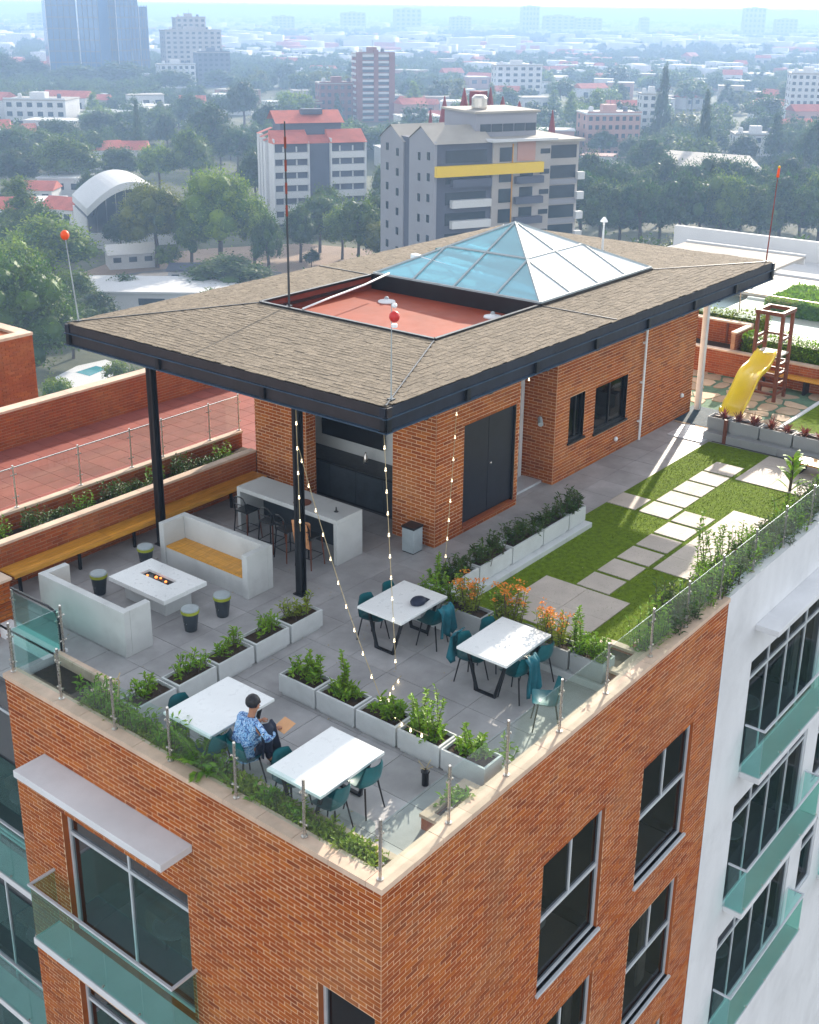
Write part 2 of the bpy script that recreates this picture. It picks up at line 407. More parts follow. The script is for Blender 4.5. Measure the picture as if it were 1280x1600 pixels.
# leaves ------------------------------------------------------------
def leaf(vs, fs, p, d, up, L, W):
    """pointed leaf: folded diamond along d"""
    p = Vector(p); d = Vector(d).normalized(); s = d.cross(Vector(up))
    if s.length < .01: s = Vector((1, 0, 0))
    s.normalize(); n = s.cross(d); k = len(vs)
    vs += [tuple(p), tuple(p+d*L*.5+s*W*.5+n*L*.06), tuple(p+d*L+n*(-L*.12)), tuple(p+d*L*.5-s*W*.5+n*L*.06)]
    fs.append((k, k+1, k+2, k+3))
def rdir(rnd, zlo=-1, zhi=1):
    z = rnd.uniform(zlo, zhi); a = rnd.uniform(0, 2*math.pi); r = math.sqrt(max(0, 1-z*z)); return Vector((r*math.cos(a), r*math.sin(a), z))
def shrub_parts(kind, w, d, h, seed):
    """returns list of (name, material, MB) around the origin"""
    rnd = random.Random(seed); F = MB(); S = MB(); X = MB()
    if kind in ('bush', 'dark', 'yellow', 'sparse'):
        ns = {'bush': 16, 'dark': 22, 'yellow': 18, 'sparse': 8}[kind]
        for i in range(int(ns*max(1, w*d*6))):
            bx, by = rnd.uniform(-w/2, w/2)*.8, rnd.uniform(-d/2, d/2)*.8; hh = h*rnd.uniform(.5, 1)
            tip = Vector((bx+rnd.uniform(-.1, .1), by+rnd.uniform(-.1, .1), hh)); b = Vector((bx, by, 0)); S.tube([b, (b+tip)/2+Vector((rnd.uniform(-.02,.02),0,0)), tip], [.006, .005, .003], 4)
            for j in range(11):
                t = .25+.75*j/10; p = b.lerp(tip, t); dd = rdir(rnd, -.1, .9); leaf(F.v, F.f, p, dd, (0,0,1), rnd.uniform(.07, .13), rnd.uniform(.03, .05))
    elif kind == 'sprig':
        for i in range(5):
            b = Vector((rnd.uniform(-w/3, w/3), rnd.uniform(-d/3, d/3), 0)); p = b.copy(); dr = Vector((rnd.uniform(-.3, .3), rnd.uniform(-.3, .3), 1)).normalized(); pts = [p.copy()]
            n = 9; hh = h*rnd.uniform(.6, 1.05)
            for j in range(n):
                dr = (dr+Vector((rnd.uniform(-.16, .16), rnd.uniform(-.16, .16), .06))).normalized(); p = p+dr*hh/n; pts.append(p.copy())
                for k in range(6):
                    leaf(F.v, F.f, p-dr*rnd.uniform(0, hh/n), (rdir(rnd, -.2, .6)+dr*.3), (0,0,1), rnd.uniform(.05, .095), rnd.uniform(.035, .055))
            S.tube(pts, [.009*(1-.7*k/n) for k in range(n+1)], 5)
            for _ in range(12):
                q = b+Vector((rnd.uniform(-.14, .14), rnd.uniform(-.1, .1), rnd.uniform(0, .12))); leaf(F.v, F.f, q, rdir(rnd, 0, 1), (0,0,1), .1, .04)
    elif kind == 'fern':
        for i in range(26):
            a = rnd.uniform(0, 2*math.pi); L = h*rnd.uniform(.7, 1.1); pts = []; el = rnd.uniform(.6, 1.4)
            for j in range(10):
                t = j/9; pts.append(Vector((math.cos(a)*L*t*math.cos(el)*1.1, math.sin(a)*L*t*math.cos(el)*1.1, L*(t*math.sin(el)-.35*t*t))))
            S.tube(pts, [.006*(1-.7*j/9) for j in range(10)], 4)
            for j in range(2, 10):
                dd = (pts[j]-pts[j-1]).normalized(); sd_ = dd.cross(Vector((0,0,1))).normalized()
                for sg in (-1, 1):
                    for q in (0, .5):
                        leaf(F.v, F.f, pts[j-1].lerp(pts[j], q), dd*.5+sd_*sg, (0,0,1), .17*(1-.5*j/9), .028)
    elif kind == 'palm':
        for i in range(20):
            a = rnd.uniform(0, 2*math.pi); zb = rnd.uniform(.0, .62)*h; L = h*rnd.uniform(.32, .5); pts = []
            for j in range(6):
                t = j/5; pts.append(Vector((math.cos(a)*L*t*.75, math.sin(a)*L*t*.75, zb+L*(.95*t-.5*t*t))))
            for j in range(5):
                dd = pts[j+1]-pts[j]; s_ = dd.cross(Vector((0,0,1))).normalized(); w0 = .045*math.sin(math.pi*(j+.35)/5.4)+.012; w1 = .045*math.sin(math.pi*(j+1.35)/5.4)+.004
                F.add([pts[j]-s_*w0, pts[j+1]-s_*w1, pts[j+1]+s_*w1, pts[j]+s_*w0], [(0,1,2,3)])
        S.tube([(0,0,0), (.02,0,h*.4), (0,.02,h*.68)], [.035, .03, .02], 7)
    elif kind == 'bromeliad':
        for i in range(34):
            a = rnd.uniform(0, 2*math.pi); L = h*rnd.uniform(.7, 1.1); el = rnd.uniform(.35, 1.3)
            leaf(F.v, F.f, (rnd.uniform(-.03,.03), rnd.uniform(-.03,.03), 0), (math.cos(a)*math.cos(el), math.sin(a)*math.cos(el), math.sin(el)), (0,0,1), L, .045)
        S.tube([(0,0,0),(0,0,.06)], .03, 6)
    elif kind == 'flowers':
        for i in range(34):
            b = Vector((rnd.uniform(-w/2, w/2)*.6, rnd.uniform(-d/2, d/2)*.6, 0)); hh = h*rnd.uniform(.55, 1); tip = b*1.45+Vector((rnd.uniform(-.06,.06), rnd.uniform(-.06,.06), hh))
            S.tube([b, b.lerp(tip, .5)+Vector((0,0,.03)), tip], [.006,.005,.003], 4)
            for j in range(12):
                leaf(F.v, F.f, b.lerp(tip, .15+.8*j/12), rdir(rnd, -.1, .8), (0,0,1), rnd.uniform(.07,.13), .035)
            if rnd.random() < .72:
                for j in range(16): leaf(X.v, X.f, tip+Vector((rnd.gauss(0,.035), rnd.gauss(0,.035), rnd.gauss(.01,.02))), rdir(rnd, .1, 1), (0,0,1), .04, .035)
    mats = {'bush': 'leaf_bright', 'sparse': 'leaf_bright', 'dark': 'leaf_dark', 'yellow': 'leaf_yellow', 'sprig': 'leaf_bright', 'fern': 'leaf_bright', 'palm': 'leaf_bright', 'bromeliad': 'leaf_red', 'flowers': 'leaf_yellow'}
    r = [('foliage', mats[kind], F), ('stem', 'trunk', S)]
    if X.f: r.append(('blossom', 'flower_orange', X))
    return r
PROT = {}
def plant(kind, loc, w, d, h, label, name='shrub', cat='plant', group=None, seed=None, rz=0.0):
    key = (kind, round(w, 1), round(d, 1), round(h, 1), (seed or 0) % 3)
    sc = h/max(.1, round(h, 1))
    if key not in PROT: PROT[key] = [(n, mesh_of(mb, n, m)) for n, m, mb in shrub_parts(kind, w, d, max(.1, round(h, 1)), hash(key[1:]) % 9999)]
    t = thing(name, label, cat, loc, group); t.rotation_euler.z = rz
    for n, me in PROT[key]:
        o = bpy.data.objects.new(n, me); link(o, t); o.scale = (1, 1, sc)
    return t

# ================================================================== the terrace tower
GZ = -38.0
X1, Y1 = 9.56, 7.6
bld = thing('apartment_building', 'brick and white apartment tower in the foreground carrying the roof terrace', 'building', (0, 0, 0))
PR = orient((0,0,0), (1,0,0), (0,-1,0)); PL = orient((0,0,0), (0,1,0), (-1,0,0))
ZW = .27
ST = 3.3
holesR = []; holesL = [(.10, 1.06, -3.7, -1.70), (3.55, 6.46, -3.98, -1.68), (3.55, 6.46, -3.98-ST, -1.68-ST), (.10, 1.06, -3.7-ST, -1.7-ST)]
for k in range(3):
    holesR += [(3.69, 5.50, -4.07-ST*k, -1.66-ST*k), (6.74, 8.58, -4.07-ST*k, -1.68-ST*k)]
bl = []
wall_bricks(bl, (-BD,0,0), (1,0,0), (0,-1,0), X1+BD, -11.0, ZW, [(a+BD, b+BD, c, d) for a, b, c, d in holesR])
wall_bricks(bl, (0,0,0), (0,1,0), (-1,0,0), Y1, -8.0, ZW, holesL)
emit_bricks(bl, bld, 'brick', BD)
rvl = MB(); mw = MB(); holed_wall(mw, (0,0,0), (1,0,0), X1, GZ, ZW, holesR); holed_wall(mw, (0,0,0), (0,1,0), Y1, GZ, ZW, holesL)
for P, hs in ((PR, holesR), (PL, holesL)):
    for a, b, c, d in hs:
        for q in ([P(a,0,c),P(a,-.2,c),P(a,-.2,d),P(a,0,d)], [P(b,0,c),P(b,-.2,c),P(b,-.2,d),P(b,0,d)], [P(a,0,d),P(b,0,d),P(b,-.2,d),P(a,-.2,d)], [P(a,0,c),P(b,0,c),P(b,-.2,c),P(a,-.2,c)]):
            rvl.add(q, [(0,1,2,3)])
build(mw, 'mortar', 'mortar', bld)
for i in range(0, len(rvl.f), 4):
    q = MB(); q.add([rvl.v[k] for k in range(i*4, i*4+16)], [(0,1,2,3),(4,5,6,7),(8,9,10,11),(12,13,14,15)]); build(q, 'window_reveal', 'brick', bld)
rw = random.Random(8)
for k in range(3):
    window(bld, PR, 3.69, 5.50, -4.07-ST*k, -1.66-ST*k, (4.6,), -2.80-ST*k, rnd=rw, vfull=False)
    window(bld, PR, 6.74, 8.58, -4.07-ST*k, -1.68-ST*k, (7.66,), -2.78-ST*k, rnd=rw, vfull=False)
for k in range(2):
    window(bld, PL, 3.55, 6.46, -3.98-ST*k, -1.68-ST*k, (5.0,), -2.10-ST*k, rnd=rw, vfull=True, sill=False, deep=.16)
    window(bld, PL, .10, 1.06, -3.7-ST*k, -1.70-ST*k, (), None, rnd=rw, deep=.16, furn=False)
def balcony(parent, P, s0, s1, dep, zr, zs, splits, gm='teal_glass', th=.13):
    sl = build(ebox(MB(), P, s0, s1, .0, dep, zs-th, zs), 'balcony', 'white_plaster', parent, bevel=.01)
    r = MB(); w = .025
    r.bar(P(s0+w, .0, zr), P(s0+w, dep-w, zr), .05, .035); r.bar(P(s1-w, 0, zr), P(s1-w, dep-w, zr), .05, .035); r.bar(P(s0, dep-w, zr+.001), P(s1, dep-w, zr+.001), .05, .035)
    build(r, 'handrail', 'aluminium', sl, bevel=.006)
    xs = [s0+.03]+list(splits)+[s1-.03]
    for i in range(len(xs)-1): build(ebox(MB(), P, xs[i]+.01, xs[i+1]-.01, dep-.035, dep-.023, zs-.05, zr-.02), 'glass_panel', gm, sl)
    for s in (s0+.03, s1-.042): build(ebox(MB(), P, s, s+.012, .02, dep-.04, zs-.03, zr-.02), 'glass_panel', gm, sl)
    for x in xs:
        x = x-.06 if x > s1-.1 else x+.06; build(MB().tube([P(x, dep-.02, zs+.1), P(x, dep+.01, zs+.1)], .02, 8), 'clamp', 'stainless', sl)
    return sl
balcony(bld, PL, 3.42, 6.84, .5, -2.95, -3.98, (4.15, 5.0, 5.85))
balcony(bld, PL, 3.42, 6.84, .5, -2.95-ST, -3.98-ST, (4.15, 5.0, 5.85))
build(ebox(MB(), PL, 3.38, 6.74, -.0, .56, -.86, -.74), 'canopy', 'white_plaster', bld, bevel=.008)
# coping stones round the parapet
rc = random.Random(2)
def coping_run(parent, p0, u, n, length, w, z0, z1, step=.6, m='coping', over=.03, name='coping_stone'):
    P = orient(p0, u, n); s = 0; 
    while s < length-.02:
        e = min(length, s+step*rc.uniform(.95, 1.05))
        if length-e < .15: e = length
        dz = rc.uniform(-.002, .002)
        build(ebox(MB(), P, s+.003, e-.003, -w, over, z0, z1+dz), name, m, parent); s = e
coping_run(bld, (-.03, 0, 0), (1,0,0), (0,-1,0), X1+.03, .22, ZW, ZC)
coping_run(bld, (0, .223, 0), (0,1,0), (-1,0,0), Y1-.22, .22, ZW, ZC)
build(B(.19, .215, .22, Y1, -.2, ZW).box(.215, X1, .19, .215, -.2, ZW), 'parapet_inner_face', 'mortar_dark', bld)
# white wing to the right
XE = 21.0
wh = []
for k in range(3): wh.append((11.0-X1, 15.0-X1, -4.10-ST*k, -1.60-ST*k)); wh += [(15.75-X1, 16.75-X1, -3.7-ST*k, -1.9-ST*k), (17.6-X1, 20.4-X1, -4.1-ST*k, -1.6-ST*k)]
mw = MB(); holed_wall(mw, (X1, -.006, 0), (1,0,0), XE-X1, GZ, ZC, wh)
PW = orient((X1, -.006, 0), (1,0,0), (0,-1,0))
for a, b, c, d in wh:
    for q in ([PW(a,0,c),PW(a,-.2,c),PW(a,-.2,d),PW(a,0,d)], [PW(b,0,c),PW(b,-.2,c),PW(b,-.2,d),PW(b,0,d)], [PW(a,0,d),PW(b,0,d),PW(b,-.2,d),PW(a,-.2,d)], [PW(a,0,c),PW(b,0,c),PW(b,-.2,c),PW(a,-.2,c)]):
        mw.add(q, [(0,1,2,3)])
mw.box(X1, XE, .0, .22, ZC-.05, ZC)
mw.add([(XE,-.006,GZ),(XE,12,GZ),(XE,12,-.12),(XE,-.006,-.12)], [(0,1,2,3)])
build(mw, 'white_wall', 'white_plaster', bld)
for k in range(3):
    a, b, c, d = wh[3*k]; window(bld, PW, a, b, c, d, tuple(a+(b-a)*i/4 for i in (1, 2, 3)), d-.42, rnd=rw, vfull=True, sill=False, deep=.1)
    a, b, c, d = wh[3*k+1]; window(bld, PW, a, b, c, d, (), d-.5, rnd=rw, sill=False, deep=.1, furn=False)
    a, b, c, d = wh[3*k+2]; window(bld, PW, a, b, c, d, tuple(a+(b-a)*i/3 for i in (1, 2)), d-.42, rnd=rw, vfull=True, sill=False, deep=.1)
    balcony(bld, PW, 11.05-X1, 15.2-X1, .42, -3.03-ST*k, -4.10-ST*k, (12.0-X1, 13.0-X1, 14.1-X1))
    balcony(bld, PW, 17.4-X1, 20.6-X1, .42, -3.03-ST*k, -4.10-ST*k, (18.4-X1, 19.5-X1))
build(ebox(MB(), PW, 10.98-X1, 15.4-X1, 0, .46, -.9, -.78), 'canopy', 'white_plaster', bld, bevel=.008)
# white wing set back on the left
mw = MB(); wl2 = [(.25, 5.2, -4.5-ST*k, -1.05-ST*k) for k in range(3)]
holed_wall(mw, (.95, Y1, 0), (0,1,0), 9, GZ, .25, wl2)
PQ = orient((.95, Y1, 0), (0,1,0), (-1,0,0))
mw.add([(0,Y1,GZ),(.95,Y1,GZ),(.95,Y1,.25),(0,Y1,.25)], [(0,1,2,3)]); mw.box(.95, 1.17, Y1+.004, Y1+9, .2, .25)
build(mw, 'white_wall', 'white_plaster', bld)
for k in range(3):
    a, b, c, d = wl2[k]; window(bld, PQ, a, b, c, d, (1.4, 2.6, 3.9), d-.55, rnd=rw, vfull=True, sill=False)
    balcony(bld, PQ, .05, 5.3, .5, -3.42-ST*k, -4.62-ST*k, (1.3, 2.6, 3.9))
build(B(.01, 20.9, .01, 11.3, -.34, -.06), 'roof_slab', 'grout', bld)
build(B(21.0, 31, .3, 16, GZ, -.07).box(1.2, 21, 11.3, 16, GZ, -.3), 'lower_block', 'white_plaster', bld)

# ------------------------------------------------------------------ terrace floor, tiles, turf, pads
fl = thing('terrace_floor', 'grey tiled roof terrace floor', None, (0,0,0), kind='structure')
tag(build(B(.2, 20.9, .2, 11.25, -.055, -.012), 'floor_bed', 'grout', fl))
tm = mesh_of(B(-.396, .396, -.396, .396, -.011, .0), 'deck_tile', 'deck_tile')
for i in range(int(20.5/.8)+1):
    for j in range(14):
        cx, cy_ = .62+.8*i, .62+.8*j
        if cy_ > 11.1: continue
        if cx > 6.3 and cx < 18.2 and .2 < cy_ < 3.8: continue                    # under the turf
        if cx > 9.4 and cy_ > 6.3: continue                                      # inside the pavilion
        if cx > 17.9 and not (cy_ > 4.2 and cx < 19.2): continue
        x0, x1 = cx-.397, cx+.397
        shared(tm, 'floor_tile', fl, (cx, cy_, rc.uniform(-.0015, .0015)))
turf = thing('turf', 'artificial green lawn across the terrace', None, (0,0,0), kind='structure')
build(B(6.32, 17.75, .62, 4.24, -.0115, .017), 'turf_mat', 'turf', turf)
gb = MB(); rg = random.Random(4)
for i in range(26000):
    x = 6.34+11.38*rg.random()**1.25; y = rg.uniform(.64, 4.22); a = rg.uniform(0, 6.28); hh = rg.uniform(.012, .03); c, s = math.cos(a)*.006, math.sin(a)*.006
    gb.v += [(x-c, y-s, .017), (x+c, y+s, .017), (x+rg.uniform(-.012,.012), y+rg.uniform(-.012,.012), .017+hh)]; k = len(gb.v); gb.f.append((k-3, k-2, k-1))
tag(build(gb, 'turf_blades', 'turf_blade'), 'short green blades of the artificial turf', 'grass', None, 'stuff')
pads = thing('paving_pads', 'pale slabs laid in the turf', None, (0,0,0), kind='structure')
def pad(x0, x1, y0, y1, nx, ny, name='paving_slab', g=.004):
    for i in range(nx):
        for j in range(ny):
            a, b = x0+(x1-x0)*i/nx, x0+(x1-x0)*(i+1)/nx; c, d = y0+(y1-y0)*j/ny, y0+(y1-y0)*(j+1)/ny
            build(B(a+g, b-g, c+g, d-g, .0, .034+rc.uniform(-.001, .001)), name, 'path_tile', pads)
pad(7.08, 8.80, 1.52, 3.30, 2, 2); pad(10.35, 14.0, 1.10, 1.89, 5, 1); pad(15.74, 17.70, 1.10, 2.65, 3, 2)
for i in range(6): pad(8.86+.757*i, 8.86+.757*i+.66, 1.99, 2.68, 1, 1, 'stepping_stone')
for i in range(5): pad(12.68+.783*i, 12.68+.783*i+.70, 2.76, 3.45, 1, 1, 'stepping_stone')
pad(12.68, 13.40, 3.54, 4.22, 1, 1, 'stepping_stone')
# sunlit/raised ramp strip and blue mat at the pavilion corner
rp = MB()
for i in range(5): rp.box(17.56+.21*i, 17.56+.21*i+.19, 4.34, 5.3, .004, .02)
solo(rp, 'ramp_grating', 'aluminium', 'pale metal grating strip on the paving before the blue mat', 'grating', (18, 4.8, 0))
solo(B(18.72, 20.2, 4.5, 5.85, .003, .022), 'floor_mat', 'mat_blue', 'dark blue mat on the paving by the far corner of the brick pavilion', 'mat', (19.4, 5.1, 0), bevel=.006)

# ================================================================== pavilion
pv = thing('roof_pavilion', 'brick pavilion on the terrace under a wide shingled roof with a glass pyramid skylight', 'pavilion', (8.45, 5.7, 0))
WX, WY = 8.45, 5.7; HT = 3.66
pb = []
dh = [(.92, 2.76, .16, 2.33)]
wall_bricks(pb, (WX-BD, WY, 0), (1,0,0), (0,-1,0), 2.9+BD, 0, HT, [(a+BD, b+BD, c, d) for a, b, c, d in dh], H=.074)
wh2 = [(.58, 1.24, .85, 1.93), (1.72, 3.24, .76, 1.9)]
wall_bricks(pb, (12.8, WY, 0), (1,0,0), (0,-1,0), 6.85, 0, HT, wh2, H=.074)
wall_bricks(pb, (WX, WY, 0), (0,1,0), (-1,0,0), 1.08, 0, HT, H=.074)
wall_bricks(pb, (WX, 9.15, 0), (0,1,0), (-1,0,0), 1.5, 0, HT, H=.074)
wall_bricks(pb, (WX, 9.15, 0), (1,0,0), (0,-1,0), .3, 0, HT, H=.074)
wall_bricks(pb, (9.15, 10.65, 0), (0,1,0), (-1,0,0), .75, 0, HT, H=.074)
wall_bricks(pb, (12.8, WY+.0, 0), (0,1,0), (-1,0,0), 1.0, 0, HT, H=.074)
wall_bricks(pb, (11.35, 6.62, 0), (1,0,0), (0,-1,0), .45, 0, HT, H=.074)
emit_bricks(pb, pv, 'brick', .007)
mw = MB(); holed_wall(mw, (WX,WY,0), (1,0,0), 2.9, 0, HT, dh); holed_wall(mw, (12.8,WY,0), (1,0,0), 6.85, 0, HT, wh2)
mw.box(WX, WX+.02, WY, 6.78, 0, HT).box(WX+.02, 9.75, 6.76, 6.78, 0, HT).box(WX, WX+.3, 9.15, 10.65, 0, HT).box(9.15, 9.2, 10.65, 11.4, 0, HT)
mw.box(12.8, 12.82, WY+.001, 6.7, 0, HT).box(11.35, 12.8, 6.62, 6.66, 0, HT).box(11.33, 11.349, WY+.001, 6.62, 0, HT)
mw.box(19.63, 19.65, WY+.001, 11.4, 0, HT).box(9.2, 19.65, 11.38, 11.4, 0, HT).box(WX+.3, 9.15, 10.6, 10.65, 0, HT)
build(mw, 'mortar', 'mortar', pv)
# double doors
PP = orient((WX, WY, 0), (1,0,0), (0,-1,0))
for a, b in ((.95, 1.835), (1.845, 2.73)):
    d = build(ebox(MB(), PP, a, b, -.10, -.05, .19, 2.30), 'door', 'door_black', pv, bevel=.006)
    if a > 1: build(MB().ball(PP(a+.07, -.03, 1.25), .028, 8), 'handle', 'stainless', d, smooth=True)
fb = MB()
for a, b, c, d in ((.92, .95, .16, 2.33), (2.73, 2.76, .16, 2.33), (.95, 2.73, 2.30, 2.33)): ebox(fb, PP, a, b, -.12, -.01, c, d)
build(fb, 'door_frame', 'black', pv)
for i in range(8): build(ebox(MB(), PP, .92+.23*i, .92+.23*i+.222, -.11, .035, .10, .16), 'sill_brick', 'brick_red', pv)
PV2 = orient((12.8, WY, 0), (1,0,0), (0,-1,0))
window(pv, PV2, .58, 1.24, .85, 1.93, (.95,), None, fm='black', rnd=rw, deep=.12, furn=False)
window(pv, PV2, 1.72, 3.24, .76, 1.9, (2.5,), None, fm='black', rnd=rw, deep=.12, furn=False)
# recessed glazed door with a pale frame
gd = MB(); gd.box(12.62, 12.74, 6.5, 6.6, 0, 2.95); 
build(gd, 'door_jamb', 'white_plaster', pv)
dk = build(B(11.86, 11.9, 6.5, 6.56, 0, 2.9).box(12.56, 12.6, 6.5, 6.56, 0, 2.9).box(11.9, 12.56, 6.5, 6.56, .96, 1.02).box(11.9, 12.56, 6.5, 6.56, 0, .06).box(11.9, 12.56, 6.5, 6.56, 2.84, 2.9), 'glazed_door', 'aluminium', pv)
build(B(11.9, 12.56, 6.53, 6.54, .06, 2.84), 'pane', 'dark_glass', dk)
build(B(11.8, 12.8, 5.98, 6.5, .0, .05), 'doorstep', 'aluminium', pv)
# niche: marble back, counter, cupboards, television
build(B(9.72, 9.76, 6.78, 10.6, .84, HT), 'marble_back', 'concrete', pv)
cnt = build(B(9.02, 9.72, 6.79, 10.55, .80, .86), 'counter', 'black', pv, bevel=.01)
for i in range(5):
    f = build(B(9.05, 9.08, 6.82+.74*i, 6.82+.74*i+.725, .06, .78), 'cupboard_door', 'charcoal', cnt)
build(B(9.09, 9.7, 6.8, 10.5, 0, .79), 'cupboard_body', 'black', cnt)
solo(B(9.62, 9.70, 8.0, 9.78, 1.17, 2.25), 'television', 'black', 'large black television on the pale back wall of the pavilion niche', 'television', (9.66, 8.9, 1.2), bevel=.01)
kb = MB()
kb.lathe([(.05,0),(.06,.05),(.045,.16),(.02,.2),(.02,.25)], (9.45, 8.35, .86), 10)
solo(kb, 'bottle', 'stainless', 'small shiny bottle on the dark counter in the pavilion niche', 'bottle', (9.45, 8.35, .86), smooth=True)
# roof
EX0, EX1, EY0, EY1, ZB, ZE = 5.15, 20.55, 4.22, 12.5, 3.65, 4.10
IX0, IX1, IY0, IY1, ZI = 8.57, 17.10, 5.87, 10.50, 4.20
SX = 12.2
rb = MB()
def quad(mb, *p): mb.add(p, [tuple(range(len(p)))])
for q in (((EX0,EY1),(EX0,EY0),(IX0,IY0),(IX0,IY1)), ((EX0,EY0),(EX1,EY0),(IX1,IY0),(IX0,IY0)), ((EX1,EY0),(EX1,EY1),(IX1,IY1),(IX1,IY0)), ((EX1,EY1),(EX0,EY1),(IX0,IY1),(IX1,IY1))):
    quad(rb, (*q[0], ZE-.012), (*q[1], ZE-.012), (*q[2], ZI-.012), (*q[3], ZI-.012))
roof = build(rb, 'roof', 'shingle_base', pv)
def shingles(A, Bp, C, D, parts, exp=.12, wd=.24):
    A, Bp, C, D = [Vector(p) for p in (A, Bp, C, D)]; L = (Bp-A).length; u = (Bp-A)/L
    vv = D-A; off = vv.dot(u); v = vv-u*off; T = v.length; v.normalize(); offr = (C-Bp).dot(u); n = u.cross(v)
    k = int(T/exp); e = T/k
    for r in range(k):
        t0 = r*e-.01; t1 = (r+1)*e+.02 if r < k-1 else T; f0 = max(0, t0)/T; sa, sb = off*min(1, f0+.5/k)+.02, L+offr*min(1, f0+.5/k)-.02; s = sa-rc.uniform(0, wd)
        while s < sb:
            w = wd*rc.choice((.55, .8, 1, 1.1)); a, b = max(sa, s), min(sb, s+w-.006); s += w
            if b-a < .03: continue
            j = rc.uniform(-.03, .012); lift = .006+rc.uniform(0, .008)
            P0 = A+u*a+v*(t0+j); P1 = A+u*b+v*(t0+j); P2 = A+u*b+v*t1; P3 = A+u*a+v*t1
            parts.append(((P0+P2)/2, [P0, P1, P1+n*lift, P0+n*lift, P3+n*.004, P2+n*.004]))
sh = []
shingles((EX0,EY1,ZE),(EX0,EY0,ZE),(IX0,IY0,ZI),(IX0,IY1,ZI), sh)
shingles((EX0,EY0,ZE),(EX1,EY0,ZE),(IX1,IY0,ZI),(IX0,IY0,ZI), sh)
shingles((EX1,EY0,ZE),(EX1,EY1,ZE),(IX1,IY1,ZI),(IX1,IY0,ZI), sh)
shingles((EX1,EY1,ZE),(EX0,EY1,ZE),(IX0,IY1,ZI),(IX1,IY1,ZI), sh)
sh.sort(key=lambda t: (t[0]-CAM).length)
SF = [(0,1,2,3),(3,2,5,4),(0,3,4),(1,5,2)]
mb = MB()
for i, (c, vs) in enumerate(sh):
    if i < 300: build(MB().add(vs, SF), 'shingle', 'shingle', roof)
    else: mb.add(vs, SF)
build(mb, 'shingles', 'shingle', roof, kind='stuff')
# hip lines and seams
for a, b in (((EX0,EY0,ZE),(IX0,IY0,ZI)), ((EX0,EY1,ZE),(IX0,IY1,ZI)), ((EX1,EY0,ZE),(IX1,IY0,ZI)), ((EX1,EY1,ZE),(IX1,IY1,ZI)), ((12.55,EY0,ZE),(SX,IY0,ZI)), ((12.55,EY1,ZE),(SX,IY1,ZI))):
    a = Vector(a)+Vector((0,0,.018)); b = Vector(b)+Vector((0,0,.018)); build(MB().bar(a, b, .026, .014), 'hip_flashing', 'black', roof)
# steel eaves: upper channel, web, flanges and stiffeners on each side
def eave(p, q, nrm, m):
    p = Vector(p); q = Vector(q); n = Vector(nrm); L = (q-p).length; u = (q-p)/L; P = orient(p, u, n); mb = MB()
    ebox(mb, P, -.05, L+.05, -.10, .02, ZE-.19, ZE-.02); ebox(mb, P, -.03, L+.03, -.06, -.01, ZB+.02, ZE-.19)
    o = build(mb, 'eave_channel', m, roof, bevel=.006)
    mb = MB(); ebox(mb, P, -.07, L+.07, -.12, .06, ZB, ZB+.022); ebox(mb, P, -.07, L+.07, -.02, .045, ZE-.212, ZE-.192)
    build(mb, 'flange', 'flange_sky_tint', roof)
    k = int(L/2.1); mb = MB()
    for i in range(k+1):
        s = L*i/k; s = min(max(s, .04), L-.04); ebox(mb, P, s-.05, s+.05, -.01, .05, ZB+.022, ZE-.212); 
    build(mb, 'stiffener', 'black', roof)
eave((EX0,EY0,0), (EX0,EY1,0), (-1,0,0), 'steel_brown'); eave((EX0,EY0,0), (EX1,EY0,0), (0,-1,0), 'steel_dark')
eave((EX1,EY0,0), (EX1,EY1,0), (1,0,0), 'steel_dark'); eave((EX0,EY1,0), (EX1,EY1,0), (0,1,0), 'steel_dark')
sf = MB(); sf.box(EX0+.1, EX1-.1, EY0+.1, EY1-.1, HT, HT+.03)
for x in np.arange(EX0+1.2, EX1-.5, 1.9): sf.box(x-.05, x+.05, EY0+.1, EY1-.1, HT-.12, HT-.001)
build(sf, 'soffit', 'steel_dark', roof)
# sunken flat
pit = MB(); quad(pit, (IX0,IY0,3.90),(SX,IY0,3.90),(SX,IY1,3.90),(IX0,IY1,3.90)); build(pit, 'sunken_flat', 'red_membrane', roof)
pw_ = MB().box(IX0-.02, IX0, IY0, IY1, 3.88, 4.19).box(IX0, SX, IY0-.02, IY0, 3.88, 4.19).box(IX0, SX, IY1, IY1+.02, 3.88, 4.19); build(pw_, 'pit_wall', 'red_wall', roof)
build(B(SX-.02, SX, IY0, IY1, 3.88, 4.22), 'pit_wall', 'black', roof)
ed = MB()
for a, b in (((IX0,IY0),(IX0,IY1)), ((IX0,IY0),(SX,IY0)), ((IX0,IY1),(SX,IY1))): ed.bar((*a, ZI+.02), (*b, ZI+.02), .07, .05)
ed.box(IX0+.03, SX-.03, IY1-.10, IY1-.03, 4.03, 4.08)
build(ed, 'edge_flashing', 'black', roof)
for x, y in ((12.0-.65, 9.35), (11.75, 6.75)):
    dn = build(MB().lathe([(.20, 0), (.19, .03), (.06, .05), (.05, .09)], (x, y, 3.902), 18), 'roof_drain', 'white_paint', roof, smooth=True)
    build(MB().ball((x, y, 3.98), .055, 8), 'drain_cap', 'grey_pad', dn, smooth=True)
